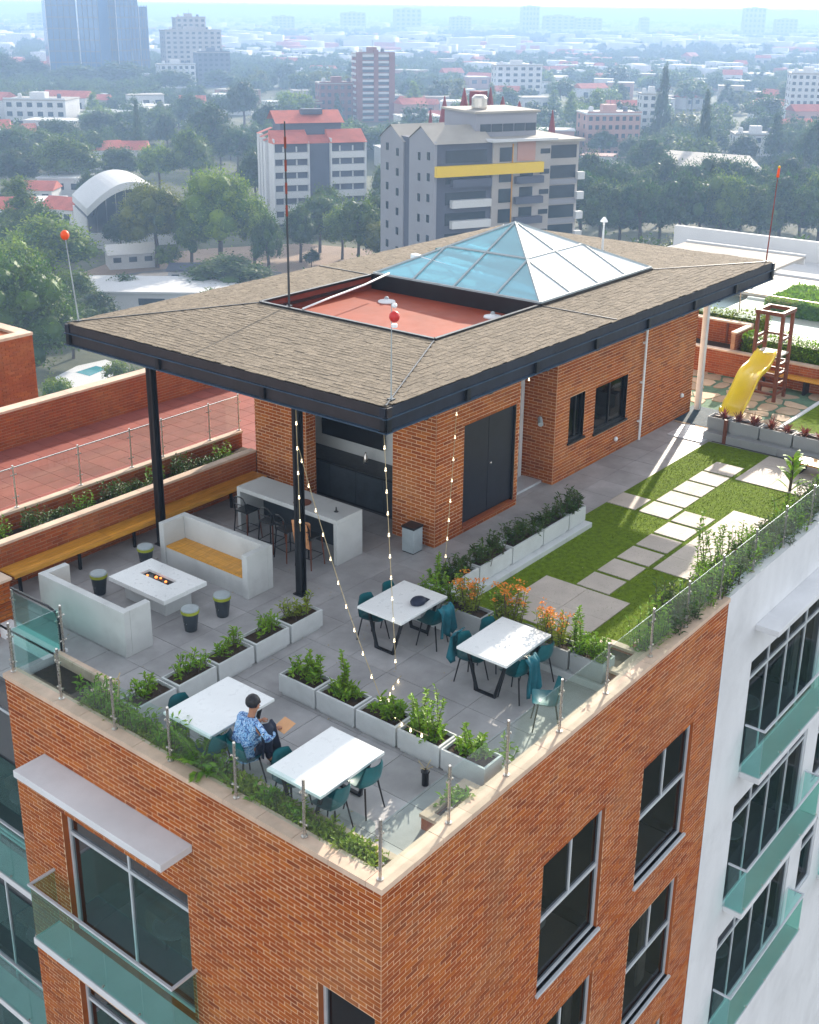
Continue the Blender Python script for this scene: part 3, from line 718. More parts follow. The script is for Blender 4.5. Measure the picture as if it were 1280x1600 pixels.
# glass pyramid
sk = thing('pyramid_skylight', 'glass pyramid skylight with blue front panes on the shingled roof', 'skylight', (14.65, 8.2, ZI))
SZ = ZI+.06; AP = Vector((14.62, 8.16, 5.40)); cs = [Vector((SX+.02, IY1-.05, SZ)), Vector((SX+.02, IY0, SZ)), Vector((IX1, IY0, SZ)), Vector((IX1, IY1-.05, SZ))]
build(B(SX-.03, IX1+.04, IY0-.05, IY1-.0, ZI-.05, SZ-.002), 'curb', 'black', sk)
def clip(poly, f):
    o = []
    for i in range(len(poly)):
        a, b = poly[i], poly[(i+1)%len(poly)]; fa, fb_ = f(a), f(b)
        if fa >= 0: o.append(a)
        if fa*fb_ < 0: t = fa/(fa-fb_); o.append((a[0]+(b[0]-a[0])*t, a[1]+(b[1]-a[1])*t))
    return o
build(B(SX+.05, IX1-.05, IY0+.05, IY1-.12, SZ-.0015, SZ+.01), 'pale_backing', 'planter_white', sk)  # pale sheet added under the panes so the glass looks bright
for i in range(5): build(MB().bar((SX+.5+i*.95, IY0+.3, SZ+.1), (SX+.9+i*.95, IY1-.5, SZ+.35), .16, .1), 'glint_bar', 'teal_cloth' if i % 2 else 'white_paint', sk)  # bars added behind the glass to imitate streaky cloud reflections
fr_ = MB()
for i in range(4):
    a, b = cs[i], cs[(i+1)%4]; pt = lambda s, t, a=a, b=b: a+(b-a)*s+(AP-(a+b)/2)*t
    n = (b-a).cross(AP-a).normalized()
    if n.z < 0: n = -n
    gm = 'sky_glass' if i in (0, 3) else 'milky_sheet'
    for k in range(4):
        for t0, t1 in ((0, .52), (.52, 1)):
            p = clip(clip([(k/4+.006, t0+.006), ((k+1)/4-.006, t0+.006), ((k+1)/4-.006, t1-.006), (k/4+.006, t1-.006)], lambda q: q[0]-q[1]/2-.008), lambda q: 1-q[1]/2-q[0]-.008)
            if len(p) >= 3: build(MB().add([pt(*q) for q in p], [tuple(range(len(p)))]), 'pane', gm, sk)
    w = .045 if i in (0, 3) else .028
    for k in (1, 2, 3):
        s = k/4; tt = min(2*s, 2*(1-s)); fr_.bar(pt(s, 0)+n*.01, pt(s, tt)+n*.01, w, .04, n)
    fr_.bar(pt(.26, .52)+n*.012, pt(.74, .52)+n*.012, w, .04, n); fr_.bar(a+n*.0, AP, .06, .05, n); fr_.bar(a+Vector((0,0,.01)), b+Vector((0,0,.01)), .06, .05)
build(fr_, 'glazing_bars', 'grey_pad', sk)
# columns
for i, (x, y, lb) in enumerate(((5.34, 6.37, 'black steel column holding the roof corner behind the row of planter boxes'), (5.14, 9.98, 'black steel column at the far left behind the concrete sofa'))):
    c = thing('steel_column', lb, 'column', (x, y, 0), 'steel columns carrying the roof')
    build(B(x-.07, x+.07, y-.012, y+.012, .02, ZB).box(x-.07, x-.05, y-.07, y+.07, .02, ZB).box(x+.05, x+.07, y-.07, y+.07, .02, ZB), 'post', 'black', c)
    build(B(x-.11, x+.11, y-.11, y+.11, .0, .02), 'base_plate', 'black', c)
c = thing('steel_column', 'pale grey painted column at the far right corner of the pavilion by the slide', 'column', (19.92, 5.6, 0), 'steel columns carrying the roof')
build(B(19.85, 19.99, 5.53, 5.67, .02, ZB), 'post', 'aluminium', c, bevel=.01); build(B(19.8, 20.04, 5.48, 5.72, 0, .02), 'base_plate', 'aluminium', c)
dp = MB().tube([(16.7, 5.62, HT), (16.7, 5.62, .03)], .03, 8)
for z in (.5, 1.5, 2.5): dp.box(16.65, 16.75, 5.63, 5.69, z, z+.04)
solo(dp, 'downpipe', 'white_paint', 'thin pale downpipe on the brick wall right of the two pavilion windows', 'pipe', (16.7, 5.62, 0))
# little wall fittings
for (x, z, lb) in ((15.55, .36, 'small pale wall vent low on the brick below the wider window'), (19.0, .62, 'small pale wall light near the far corner of the pavilion')):
    q = MB().lathe([(.05,0),(.06,.03),(.05,.06),(.02,.07)], (0,0,0), 10); q.v = [(v[0]+x, 5.68-v[2], v[1]+z) for v in q.v]
    solo(q, 'wall_light', 'white_paint', lb, 'light', (x, 5.68, z), smooth=True)
q = MB().tube([(12.72,6.05,1.55),(12.60,5.98,1.58)], .02, 8).tube([(12.62,5.99,1.58),(12.45,5.86,1.50)], [.05,.06], 10)
solo(q, 'security_camera', 'grey_pad', 'small grey security camera on the dark recess wall beside the glazed door', 'camera', (12.6, 6, 1.55))

# ================================================================== railings, kerbs and low walls
def railing(label, P, posts, z0, z1, gz0, gz1, gm='clear_glass', name='glass_railing', skip=(), top=False, nopost=()):
    a = P(posts[0], 0, z0); t = thing(name, label, 'railing', a)
    for s in posts:
        if s in nopost: continue
        x, y, _ = P(s, 0, 0)
        p = build(MB().lathe([(.045, 0), (.045, .012), (.021, .014), (.021, z1-z0-.01), (.017, z1-z0)], (x, y, z0), 12), 'post', 'stainless', t, smooth=False)
        for zz in (gz0+.12, gz1-.14):
            build(MB().tube([P(s+q, 0, zz) for q in (-.062, -.045, -.044, .044, .045, .062)], [.017, .017, .008, .008, .017, .017], 8), 'clamp', 'stainless', p)
    for i in range(len(posts)-1):
        if i in skip: continue
        build(ebox(MB(), P, posts[i]+.05, posts[i+1]-.05, -.006, .006, gz0, gz1), 'glass_panel', gm, t)
    if top: build(ebox(MB(), P, posts[0], posts[-1], -.012, .012, gz1, gz1+.018), 'top_rail', 'stainless', t)
    return t
railing('frameless glass railing along the right edge of the terrace above the brick facade', orient((0,.11,0), (1,0,0), (0,-1,0)), [.11,1.46,2.76,4.1,5.42,6.83,8.08,9.4,10.8,12.2,13.6,15,16.4,17.8,19.2,20.6], ZC, 1.21, .42, 1.13)
railing('frameless glass railing along the left edge of the terrace in front of the planting bed', orient((.11,0,0), (0,1,0), (-1,0,0)), [.14,1.34,2.56,3.85,5.05,6.3,7.52], ZC, 1.2, .42, 1.12, nopost=(.14,))
railing('green tinted glass railing stepping back at the far left corner of the terrace', orient((.15,7.56,0), (1,0,0), (0,-1,0)), [0,.92], ZC-.3, 1.1, .35, 1.05, 'teal_glass')
t_ = railing('green tinted glass railing beside the brick pier at the left edge', orient((1.07,7.6,0), (0,1,0), (-1,0,0)), [.05,1.3], 0, .95, .1, .9, 'teal_glass')
build(MB().tube([(1.07,7.62,0), (1.07,7.62,.8), (1.07,7.7,.93), (1.07,7.9,.97), (1.07,8.9,.97)], .022, 8), 'handrail', 'black', t_, smooth=True)
# left boundary: low wall with bench, planting bed, rear wall
lw = thing('brick_planter_wall', 'low brick wall with a planting bed behind the long wooden bench on the left side', 'wall', (1.2, 10.7, 0))
o1 = []; wall_bricks(o1, (1.3, 10.68, 0), (1,0,0), (0,-1,0), 7.15, 0, .86, H=.072); wall_bricks(o1, (1.3, 10.68, 0), (0,1,0), (-1,0,0), 1.2, 0, .86, H=.072)
wall_bricks(o1, (1.3, 11.80, 0), (1,0,0), (0,-1,0), 7.8, .5, .86, H=.072)
emit_bricks(o1, lw, 'brick_red', .012)
build(B(1.3, 8.44, 10.68, 10.80, 0, .86).box(1.3, 1.42, 10.80, 11.9, 0, .86).box(1.42, 9.1, 11.8, 11.92, -.2, .86), 'wall_core', 'mortar_dark', lw)
build(B(1.42, 9.1, 10.80, 11.8, .3, .52), 'bed_soil', 'soil', lw)
coping_run(lw, (1.27, 10.66, 0), (1,0,0), (0,-1,0), 7.15, .16, .86, .91, .8, over=.02)
coping_run(lw, (1.27, 11.80, 0), (1,0,0), (0,-1,0), 7.85, .14, .86, .91, .8, over=.02)
railing('clear glass railing on the rear wall above the red tiled lower roof', orient((0,11.88,0), (1,0,0), (0,-1,0)), [1.45,2.65,3.2,4.7,6.0,6.85,8.2,9.1], .91, 1.78, 1.0, 1.72, top=True)
bn = thing('long_bench', 'long yellow wooden bench running along the low brick wall on the left', 'bench', (1.8, 10.4, 0))
for j in range(4):
    for a, b in ((1.95, 4.1), (4.11, 6.2), (6.21, 8.3)): build(B(a, b, 10.22+.108*j, 10.22+.108*j+.102, .41, .45+rc.uniform(0,.002)), 'seat_plank', 'wood', bn, bevel=.004)
build(B(1.96, 8.29, 10.205, 10.218, .37, .448), 'front_rail', 'wood', bn)
for x in (2.1, 3.4, 4.7, 6.0, 7.3, 8.2): build(B(x-.025, x+.025, 10.26, 10.31, 0, .41).box(x-.025, x+.025, 10.31, 10.66, .36, .409), 'leg', 'black', bn)
pr_ = thing('brick_pier', 'brick pier with a stone cap at the far left edge of the terrace', 'pier', (.9, 9.4, 0))
o1 = []; wall_bricks(o1, (.62, 9.2, 0), (1,0,0), (0,-1,0), .62, 0, .95); wall_bricks(o1, (.62, 9.2, 0), (0,1,0), (-1,0,0), .62, -.3, .95); wall_bricks(o1, (1.24, 9.82, 0), (0,-1,0), (1,0,0), .62, 0, .95)
emit_bricks(o1, pr_, 'brick', .012, 90); build(B(.63, 1.23, 9.21, 9.81, -.3, .95), 'pier_core', 'mortar_dark', pr_); build(B(.59, 1.27, 9.17, 9.85, .95, 1.0), 'cap', 'coping', pr_, bevel=.006)
# kerbs of the planting beds on the street side
kb_ = thing('planting_bed', 'stone kerbed planting bed behind the left glass railing', 'planting bed', (.4, 4, 0))
PK = orient((.62, .24, 0), (0,1,0), (-1,0,0)); s = 0
while s < 5.8:
    e = min(5.85, s+.62); build(B(.50, .62, .24+s+.003, .24+e-.003, .0, .30), 'kerb_stone', 'coping', kb_, bevel=.004); s = e
for i in range(3): build(B(.86, .98, 6.1+i*.48+.003, 6.1+(i+1)*.48-.003, 0, .33), 'kerb_stone', 'coping', kb_, bevel=.004)
build(B(.5, .86, 6.1, 6.21, 0, .33), 'kerb_stone', 'coping', kb_, bevel=.004); build(B(.22, .5, .24, 6.1, -.01, .21), 'bed_soil', 'soil', kb_); build(B(.22, .86, 6.21, 7.5, -.01, .17), 'bed_soil', 'soil', kb_)
kb2 = thing('planting_bed', 'stone kerbed planting bed behind the right glass railing beside the turf', 'planting bed', (10, .4, 0))
s = 5.95
while s < 17.9:
    if not 6.1 < s+.3 < 7.05: build(B(s+.003, s+.617, .50, .60, 0, .26), 'kerb_stone', 'coping', kb2, bevel=.004)
    s += .62
build(B(6.9, 20.8, .22, .5, -.01, .17), 'bed_soil', 'soil', kb2)
def stone_box(x0, x1, y0, y1, h, label):
    t = thing('stone_planter', label, 'planter', ((x0+x1)/2, (y0+y1)/2, 0))
    w = .1; m = MB().box(x0, x1, y0, y0+w, 0, h-.05).box(x0, x1, y1-w, y1, 0, h-.05).box(x0, x0+w, y0+w, y1-w, 0, h-.05).box(x1-w, x1, y0+w, y1-w, 0, h-.05)
    build(m, 'wall', 'brick_red', t)
    for q in ((x0-.02, x1+.02, y0-.02, y0+w+.02), (x0-.02, x1+.02, y1-w-.02, y1+.02), (x0-.02, x0+w+.02, y0+w+.022, y1-w-.022), (x1-w-.02, x1+.02, y0+w+.022, y1-w-.022)): build(B(*q, h-.05, h), 'cap_stone', 'coping', t, bevel=.004)
    build(B(x0+w, x1-w, y0+w, y1-w, 0, h-.1), 'soil', 'soil', t)
stone_box(6.08, 6.92, .24, .98, .34, 'square stone capped planter on the terrace edge where the turf begins')
stone_box(1.5, 2.45, .24, .58, .24, 'stone capped planter with dark soil behind the glass near the front corner')

# ================================================================== furniture
def U(name, label, x0, x1, y0, y1, h, back_lo, t=.13, seat=True):
    """concrete U sofa: back along y, arms at both ends"""
    o = thing(name, label, 'sofa', ((x0+x1)/2, (y0+y1)/2, 0)); m = MB()
    xb = (x0, x0+t) if back_lo else (x1-t, x1); xa = (x0+t, x1) if back_lo else (x0, x1-t)
    build(B(*xb, y0, y1, 0, h), 'backrest', 'concrete', o, bevel=.008)
    for a, b in ((y0, y0+t), (y1-t, y1)): build(B(xa[0]+(.001), xa[1]-.001, a, b, 0, h-.001), 'armrest', 'concrete', o, bevel=.008)
    xs = (x0+t+.001, x1-.04) if back_lo else (x0+.04, x1-t-.001)
    build(B(*xs, y0+t+.002, y1-t-.002, 0, .36), 'base', 'concrete', o)
    n = 5
    for i in range(n):
        a = xs[0]+(xs[1]-xs[0])*i/n; build(B(a+.002, a+(xs[1]-xs[0])/n-.002, y0+t+.004, y1-t-.004, .36, .40), 'seat_plank', 'wood', o, bevel=.003)
    return o
U('concrete_sofa', 'white concrete sofa with a yellow wooden seat facing the fire table', 4.55, 5.2, 6.94, 9.32, .86, False)
U('concrete_sofa', 'white concrete sofa with its tall back turned to the camera nearest the left railing', 1.84, 2.40, 6.98, 9.28, .83, True)
ft = thing('fire_table', 'low white fire table with a black burner slot and glowing embers', 'table', (3.5, 8.1, 0))
tp = MB().box(3.0, 3.45, 7.38, 8.88, .37, .45).box(3.66, 3.98, 7.38, 8.88, .37, .45).box(3.45, 3.66, 7.38, 7.80, .37, .45).box(3.45, 3.66, 8.56, 8.88, .37, .45)
build(tp, 'tabletop', 'marble', ft); build(B(3.2, 3.80, 7.6, 8.7, 0, .37), 'base', 'planter_white', ft, bevel=.008)
bt = build(B(3.45, 3.66, 7.80, 8.56, .375, .40), 'burner_tray', 'black', ft)
for i in range(7):
    build(MB().ball((3.5+rc.uniform(0,.11), 7.9+.09*i, .415), rc.uniform(.022,.034), 6, .8), 'ember', 'ember' if i in (1, 3, 4, 6) else 'soil', bt)
so = []
for (x, y, lb) in ((4.3, 9.45, 'round dark stool with a pale seat pad at the far end of the fire table'), (3.02, 9.2, 'round dark stool with a pale seat pad between the near sofa and the fire table'),
                   (3.16, 6.9, 'round dark stool with a lime rim, left one of the pair before the planter row'), (3.86, 6.86, 'round dark stool with a lime rim, right one of the pair before the planter row')):
    t = thing('drum_stool', lb, 'stool', (x, y, 0), 'drum stools around the fire table')
    b_ = MB().lathe([(.10,0),(.105,.01),(.145,.34)], (x,y,0), 20); build(b_, 'body', 'charcoal', t)
    build(MB().lathe([(.15,.335),(.158,.34),(.158,.385),(.15,.39)], (x,y,0), 20), 'rim', 'lime', t)
    build(MB().lathe([(.148,.386),(.156,.40),(.15,.42),(.12,.428)], (x,y,0), 20), 'seat_pad', 'grey_pad', t, smooth=True)
    build(MB().box(x-.12, x-.112, y-.03, y+.03, .16, .2), 'handle_hole', 'white_paint', t)
br = thing('bar_table', 'long white concrete bar table in front of the pavilion niche', 'table', (7, 8, 0))
build(B(6.62, 7.36, 6.64, 9.36, .85, .94), 'top', 'concrete', br, bevel=.006)
for a, b in ((6.64, 6.73), (9.27, 9.36)): build(B(6.62, 7.36, a, b, 0, .849), 'end_panel', 'concrete', br, bevel=.006)
build(B(7.26, 7.34, 6.74, 9.26, 0, .848), 'back_panel', 'charcoal', br)
def bar_chair(x, y, rz, label, coat=False):
    t = thing('bar_chair', label, 'chair', (0, 0, 0), 'dark chairs at the concrete bar')
    build(MB().box(-.18,.18,-.18,.18,.60,.635), 'seat', 'black', t, bevel=.015)
    for sx in (-1, 1):
        for sy in (-1, 1):
            build(MB().tube([(sx*.2, sy*.2, 0), (sx*.16, sy*.16, .6)], [.013, .016], 6), 'leg', 'wood_dark' if sy < 0 else 'black', t)
    bk = MB().tube([(-.17,-.16,.6),(-.2,-.16,.85),(-.2,-.1,.93),(-.2,0,.95),(-.2,.1,.93),(-.2,.16,.85),(-.17,.16,.6)], .013, 6); bk.tube([(-.2,-.16,.78),(-.2,.16,.78)], .01, 6); build(bk, 'backrest', 'black', t)
    build(MB().tube([(-.18,-.18,.22),(.18,-.18,.22),(.18,.18,.22),(-.18,.18,.22),(-.18,-.18,.22)], .009, 6), 'footrest', 'black', t)
    t.location = (x, y, 0); t.rotation_euler.z = rz; return t
bar_chair(6.45, 8.9, 0, 'dark bar chair tucked under the far end of the concrete bar')
bar_chair(6.38, 8.15, .1, 'dark bar chair at the middle of the bar beside the black column')
bar_chair(6.30, 7.62, -.15, 'dark bar chair half hidden behind the black column')
bar_chair(6.33, 7.08, .05, 'dark bar chair under an orange coat at the near end of the bar')
ct = MB(); rr = random.Random(2)
g = [[(6.07+.05*math.sin(j*1.7)+.012*i, 6.90+.36*j/6, .97-.09*i-(.03*math.sin(j*2+i))) for j in range(7)] for i in range(7)]
g2 = [[(6.17+.02*math.sin(j*1.3), 6.90+.36*j/6, .96-.09*i) for j in range(7)] for i in range(4)]
for G_ in (g, g2):
    k = len(ct.v); ct.v += [p for r_ in G_ for p in r_]
    for i in range(len(G_)-1):
        for j in range(6): ct.f.append((k+i*7+j, k+i*7+j+1, k+(i+1)*7+j+1, k+(i+1)*7+j))
MATS['coat'] = None; mat('coat', (.62, .30, .14), .85, .2, 6, .3, 30)
solo(ct, 'draped_coat', 'coat', 'pale orange coat hanging over the bar chair nearest the camera', 'coat', (6.1, 7.1, .9), smooth=True)
solo(MB().lathe([(.17,0),(.18,.006),(.18,.012),(.02,.014)], (6.85, 7.75, .941), 24), 'serving_plate', 'wood_dark', 'brown round plate on the concrete bar behind the column', 'plate', (6.85, 7.75, .94))
solo(MB().lathe([(.05,0),(.02,.02),(.012,.09),(.004,.1)], (6.95, 6.95, .941), 10), 'bar_bell', 'black', 'small dark bell on the near end of the concrete bar', 'bell', (6.95, 6.95, .94), smooth=True)
tb = thing('waste_bin', 'square steel waste bin with a black opening by the pavilion corner', 'bin', (8.1, 5.95, 0))
build(B(7.93, 8.22, 5.82, 6.11, .02, .52), 'body', 'grey_pad', tb, bevel=.008); build(B(7.92, 8.23, 5.81, 6.12, .52, .56).box(7.94,8.21,5.83,6.10,0,.02), 'lid', 'black', tb)

def shell_chair(label, x, y, rz):
    """moulded teal chair facing local +X"""
    t = thing('teal_chair', label, 'chair', (0, 0, 0), 'teal chairs around the marble tables')
    s = MB(); n, m_ = 9, 8
    prof = [(.21,.44),(.19,.455),(.10,.445),(-.02,.43),(-.12,.435),(-.18,.48),(-.205,.58),(-.225,.68),(-.24,.78)]
    wid = [.17,.20,.215,.22,.22,.22,.215,.20,.15]
    for side in (0, 1):
        k = len(s.v)
        for i, ((px, pz), w) in enumerate(zip(prof, wid)):
            for j in range(m_):
                u_ = j/(m_-1)*2-1; c = u_*u_; lift = .05*c if i < 5 else 0; fw = .07*c if i >= 4 else 0
                s.v.append((px+fw-(.012 if side and i > 4 else 0), u_*w, pz+lift-(.012 if side and i <= 4 else 0)))
        for i in range(n-1):
            for j in range(m_-1):
                f = (k+i*m_+j, k+i*m_+j+1, k+(i+1)*m_+j+1, k+(i+1)*m_+j); s.f.append(f if not side else f[::-1])
    build(s, 'seat_shell', 'teal_plastic', t, smooth=True)
    for sx in (-1, 1):
        for sy in (-1, 1): build(MB().tube([(sx*.20, sy*.19, 0), (sx*.13, sy*.13, .43)], [.011,.014], 6), 'leg', 'black', t)
    t.location = (x, y, 0); t.rotation_euler.z = rz; return t
def vtable(label, x0, x1, y0, y1, h=.75):
    t = thing('marble_table', label, 'table', ((x0+x1)/2, (y0+y1)/2, 0), 'white marble tables on black trapezoid legs')
    build(B(x0, x1, y0, y1, h-.045, h), 'tabletop', 'marble', t, bevel=.005); cy_ = (y0+y1)/2
    for x in (x0+.16, x1-.16):
        f = MB(); a, b = .37, .17
        f.bar((x, cy_-a, h-.05), (x, cy_-b, .02), .05, .03, (1,0,0)); f.bar((x, cy_+a, h-.05), (x, cy_+b, .02), .05, .03, (1,0,0)); f.bar((x, cy_-b-.02, .018), (x, cy_+b+.02, .018), .05, .034); f.bar((x, cy_-a-.02, h-.062), (x, cy_+a+.02, h-.062), .05, .03)
        build(f, 'leg_frame', 'black', t)
    return t
TA = vtable('white marble table beside the seated person, in front of the long planter row', .44, 1.68, 3.40, 4.36)
TB = vtable('white marble table nearest the camera with sunlight across its right half', .42, 1.68, 1.35, 2.30)
TC = vtable('white marble table with a dark cap on it, beside the string of lights', 4.56, 5.80, 3.40, 4.34)
TD = vtable('white marble table in front of the orange flowers, half in sunlight', 4.54, 5.80, 1.34, 2.28)
H_ = math.pi/2
for (x, y, r_, lb) in ((.80, 4.30, -H_, 'teal chair under the far side of the table beside the seated person'), (.60, 3.50, H_*.95, 'teal chair pushed in at the left end of the table beside the seated person'),
    (.78, 2.22, -H_, 'teal chair behind the table nearest the camera'), (1.36, 1.44, H_, 'teal chair right of the table nearest the camera, towards the glass corner'), (.75, 1.46, H_*1.1, 'teal chair tucked under the camera side of the nearest table'),
    (4.9, 4.28, -H_, 'teal chair behind the left side of the table with the dark cap'), (5.50, 4.27, -H_*.9, 'teal chair behind the far side of the table with the dark cap'), (5.42, 3.42, H_*1.08, 'teal chair under a teal jacket beside the table with the dark cap'),
    (4.88, 2.22, -H_, 'teal chair left of the half sunlit table, nearer the camera'), (5.5, 2.21, -H_*1.05, 'teal chair left of the half sunlit table, nearer the flowers'), (4.95, 1.42, H_, 'teal chair right of the half sunlit table, nearer the camera'), (5.52, 1.40, H_*.94, 'teal chair right of the half sunlit table, nearer the flowers'),
    (4.55, .62, H_*1.4, 'lone teal chair behind the glass railing away from any table')):
    shell_chair(lb, x, y, r_)
def drape(label, x, y, rz, w, hgt, z, m='teal_plastic', name='draped_jacket'):
    q = MB(); n, k = 9, 8; c, s = math.cos(rz), math.sin(rz)
    for i in range(k):
        for j in range(n):
            u_ = (j/(n-1)-.5)*w*(1+.12*i/k); d = .05*math.sin(j*1.5+i*.3)*(.4+i/k)+(.07 if i else 0); zz = z-hgt*i/(k-1)*(1+.12*math.sin(j*2.1))
            q.v.append((x+c*d-s*u_, y+s*d+c*u_, zz))
    for i in range(k-1):
        for j in range(n-1): q.f.append((i*n+j, i*n+j+1, (i+1)*n+j+1, (i+1)*n+j))
    o = solo(q, name, m, label, 'jacket', (x, y, z), smooth=True); md = o.modifiers.new('thick', 'SOLIDIFY'); md.thickness = .012; return o
drape('teal jacket hanging over the chair by the table with the dark cap', 5.42, 3.18, -H_, .36, .50, .80, 'teal_cloth')
drape('long teal cloth hanging over the chair right of the half sunlit table', 4.95, 1.18, -H_, .30, .62, .80, 'teal_cloth')
drape('teal cloth hanging over the chair left of the half sunlit table', 4.88, 2.47, H_, .30, .5, .80, 'teal_cloth')
cp = MB().lathe([(.11,0),(.13,.012),(.135,.05),(.11,.085),(.05,.1)], (0,0,0), 16); cp.v = [(v[0]*1.15, v[1]*.9, v[2]) for v in cp.v]; cp.add([(.08,-.1,.012),(.24,-.07,.004),(.24,.07,.004),(.08,.1,.012)], [(0,1,2,3)])
mat('navy', (.008, .014, .035), .7, .3, 8)
cp.v = [(v[0]+5.28, v[1]+3.62, v[2]+.752) for v in cp.v]
solo(cp, 'cap', 'navy', 'dark navy cap lying on the white table by the hanging lights', 'cap', (5.28, 3.62, .75), smooth=True)

# ================================================================== planter boxes and their plants
def planter(x0, x1, y0, y1, h, label, group, z=0.0, m='planter_white', name='planter_box'):
    t = thing(name, label, 'planter', ((x0+x1)/2, (y0+y1)/2, z), group); w = .03
    b = MB(); z0, z1 = z+.05, z+h
    b.add([(x0,y0,z0),(x1,y0,z0),(x1,y1,z0),(x0,y1,z0),(x0,y0,z1),(x1,y0,z1),(x1,y1,z1),(x0,y1,z1),(x0+w,y0+w,z1),(x1-w,y0+w,z1),(x1-w,y1-w,z1),(x0+w,y1-w,z1),
           (x0+w,y0+w,z0+.1),(x1-w,y0+w,z0+.1),(x1-w,y1-w,z0+.1),(x0+w,y1-w,z0+.1)],
          [(0,3,2,1),(0,1,5,4),(1,2,6,5),(2,3,7,6),(3,0,4,7),(4,5,9,8),(5,6,10,9),(6,7,11,10),(7,4,8,11),(9,13,12,8)[::-1],(8,12,15,11)[::-1],(11,15,14,10)[::-1],(10,14,13,9)[::-1]])
    build(b, 'box', m, t, bevel=.005)
    build(B(x0-.012, x1+.012, y0-.012, y1+.012, z1-.028, z1-.004).add([], []) if False else MB().box(x0+.03, x1-.03, y0+.03, y1-.03, z+.0, z+.05), 'foot', m, t)
    q = MB(); nx, ny = 6, 4
    for i in range(nx+1):
        for j in range(ny+1): q.v.append((x0+w+(x1-x0-2*w)*i/nx, y0+w+(y1-y0-2*w)*j/ny, z1-.05+rc.uniform(-.012,.012)))
    for i in range(nx):
        for j in range(ny): q.f.append((i*(ny+1)+j, (i+1)*(ny+1)+j, (i+1)*(ny+1)+j+1, i*(ny+1)+j+1))
    build(q, 'soil', 'soil', t)
    return t
g1 = 'planter boxes in the row beside the fire table'
ord5 = ['nearest the left railing', 'second from the left railing', 'third and middle one', 'second from the black column', 'at the foot of the black column']
for i in range(5):
    x = .62+.815*i
    planter(x, x+.765, 5.20, 5.62, .36, 'white planter by the fire table, '+ord5[i], g1)
    plant(['bush','bush','bush','bush','yellow'][i], (x+.39, 5.41, .30), .6, .3, .36, 'bright shrub in the row by the fire table, '+ord5[i], group='shrubs in the fire table planter row', seed=i, rz=3.14*(i%2))
g2 = 'planter boxes in the row between the two pairs of tables'
o5 = ['end box farthest from the glass corner', 'second box, with a taller sprig', 'middle box where a light string ends', 'fourth box, near the glass', 'last box touching the right glass']
ys = [3.55, 2.76, 1.97, 1.18, .40]
for i in range(5):
    planter(2.66, 3.09, ys[i], ys[i]+.75, .36, 'white planter box in the row dividing the tables, '+o5[i], g2)
    plant('bush', (2.87, ys[i]+.37, .30), .6, .3, [.32,.22,.28,.25,.2][i], 'low green shrub in the row dividing the tables, '+o5[i], group='shrubs dividing the tables', seed=i, rz=1.57)
    if i in (1, 2, 3, 4): plant('sprig', (2.92, ys[i]+[0,.42,.2,.5,.35][i], .28), .3, .3, [.3,.75,.42,.75,.5][i], 'leafy sprig in the row dividing the tables, '+o5[i], group='tall sprigs dividing the tables', name='sapling', seed=i)
plant('sprig', (2.86, 1.4, .28), .3, .3, .8, 'tallest leafy sprig at the near end of the planters dividing the tables', name='sapling', seed=5)
plant('sprig', (3.0, 3.85, .28), .25, .25, .5, 'slim sprig at the far end of the planters dividing the tables', name='sapling', seed=2)
lg = thing('planter_ledge', 'long white ledge carrying the planter boxes between paving and turf', 'ledge', (9, 4, 0))
for i in range(5): build(B(6.33+i, 6.33+i+.995, 3.80, 4.36, .0, .12), 'ledge_stone', 'planter_white', lg, bevel=.004)
xs3 = [6.36, 7.5, 8.58, 9.66, 10.62, 11.28]
o3 = ['nearest the column', 'second from the tables', 'middle one', 'second from the far end', 'short far end one']
for i in range(5):
    planter(xs3[i]+.02, xs3[i+1]-.02, 3.93, 4.30, .36, 'white planter on the turf ledge, '+o3[i], 'planter boxes on the ledge beside the turf', z=.12)
    for k in range(2):
        xx = xs3[i]+(xs3[i+1]-xs3[i])*(.3+.42*k)
        plant('dark', (xx, 4.12, .40), .5, .3, .34+.06*((i+k) % 3), 'dark shrub on the turf ledge, '+('nearer' if k == 0 else 'farther')+' one of the box '+o3[i], group='dark shrubs along the turf ledge', seed=i+k, rz=i)
plant('sprig', (6.6, 4.15, .4), .3, .3, .6, 'thin leafy sprig at the near end of the turf ledge by the light string', name='sapling', seed=1)
lg2 = thing('planter_ledge', 'pale ledge under the grey planters between the tables and the turf', 'ledge', (6.1, 2, 0))
for i in range(4): build(B(5.88, 6.30, .42+i*.97, .42+i*.97+.965, .0, .12), 'ledge_stone', 'planter_white', lg2, bevel=.004)
y4 = [.42, 1.06, 1.9, 2.75, 3.62, 4.3]
o4 = ['at the glass end', 'second from the glass', 'middle one behind the half sunlit table', 'fourth from the glass', 'at the corner by the turf ledge']
for i in range(5):
    planter(5.90, 6.28, y4[i]+.02, y4[i+1]-.02, .36, 'grey planter before the turf, '+o4[i], 'grey planters between the tables and the turf', z=.121, m='concrete_grey')
    kind = ['bush', 'flowers', 'flowers', 'flowers', 'bush'][i]
    plant(kind, (6.09, (y4[i]+y4[i+1])/2, .41), .35, .7, [.35,.62,.8,.62,.36][i], ('orange flowering bush' if kind == 'flowers' else 'green leafy bush')+' by the turf, '+o4[i], name='flowering_bush' if kind == 'flowers' else 'shrub', group='plants in the grey planters', seed=i)
for (x, y, h, lb) in ((6.1, 1.0, .95, 'slender upright sprig right of the orange flowers'), (6.12, 2.55, .75, 'round leaved sprig rising behind the orange flowers'), (6.15, 3.6, .7, 'loose leafy sprig left of the orange flowers'), (6.1, .62, .5, 'small sprig at the glass end of the grey planters')):
    plant('sprig', (x, y, .4), .2, .2, h, lb, name='sapling', seed=int(h*10))
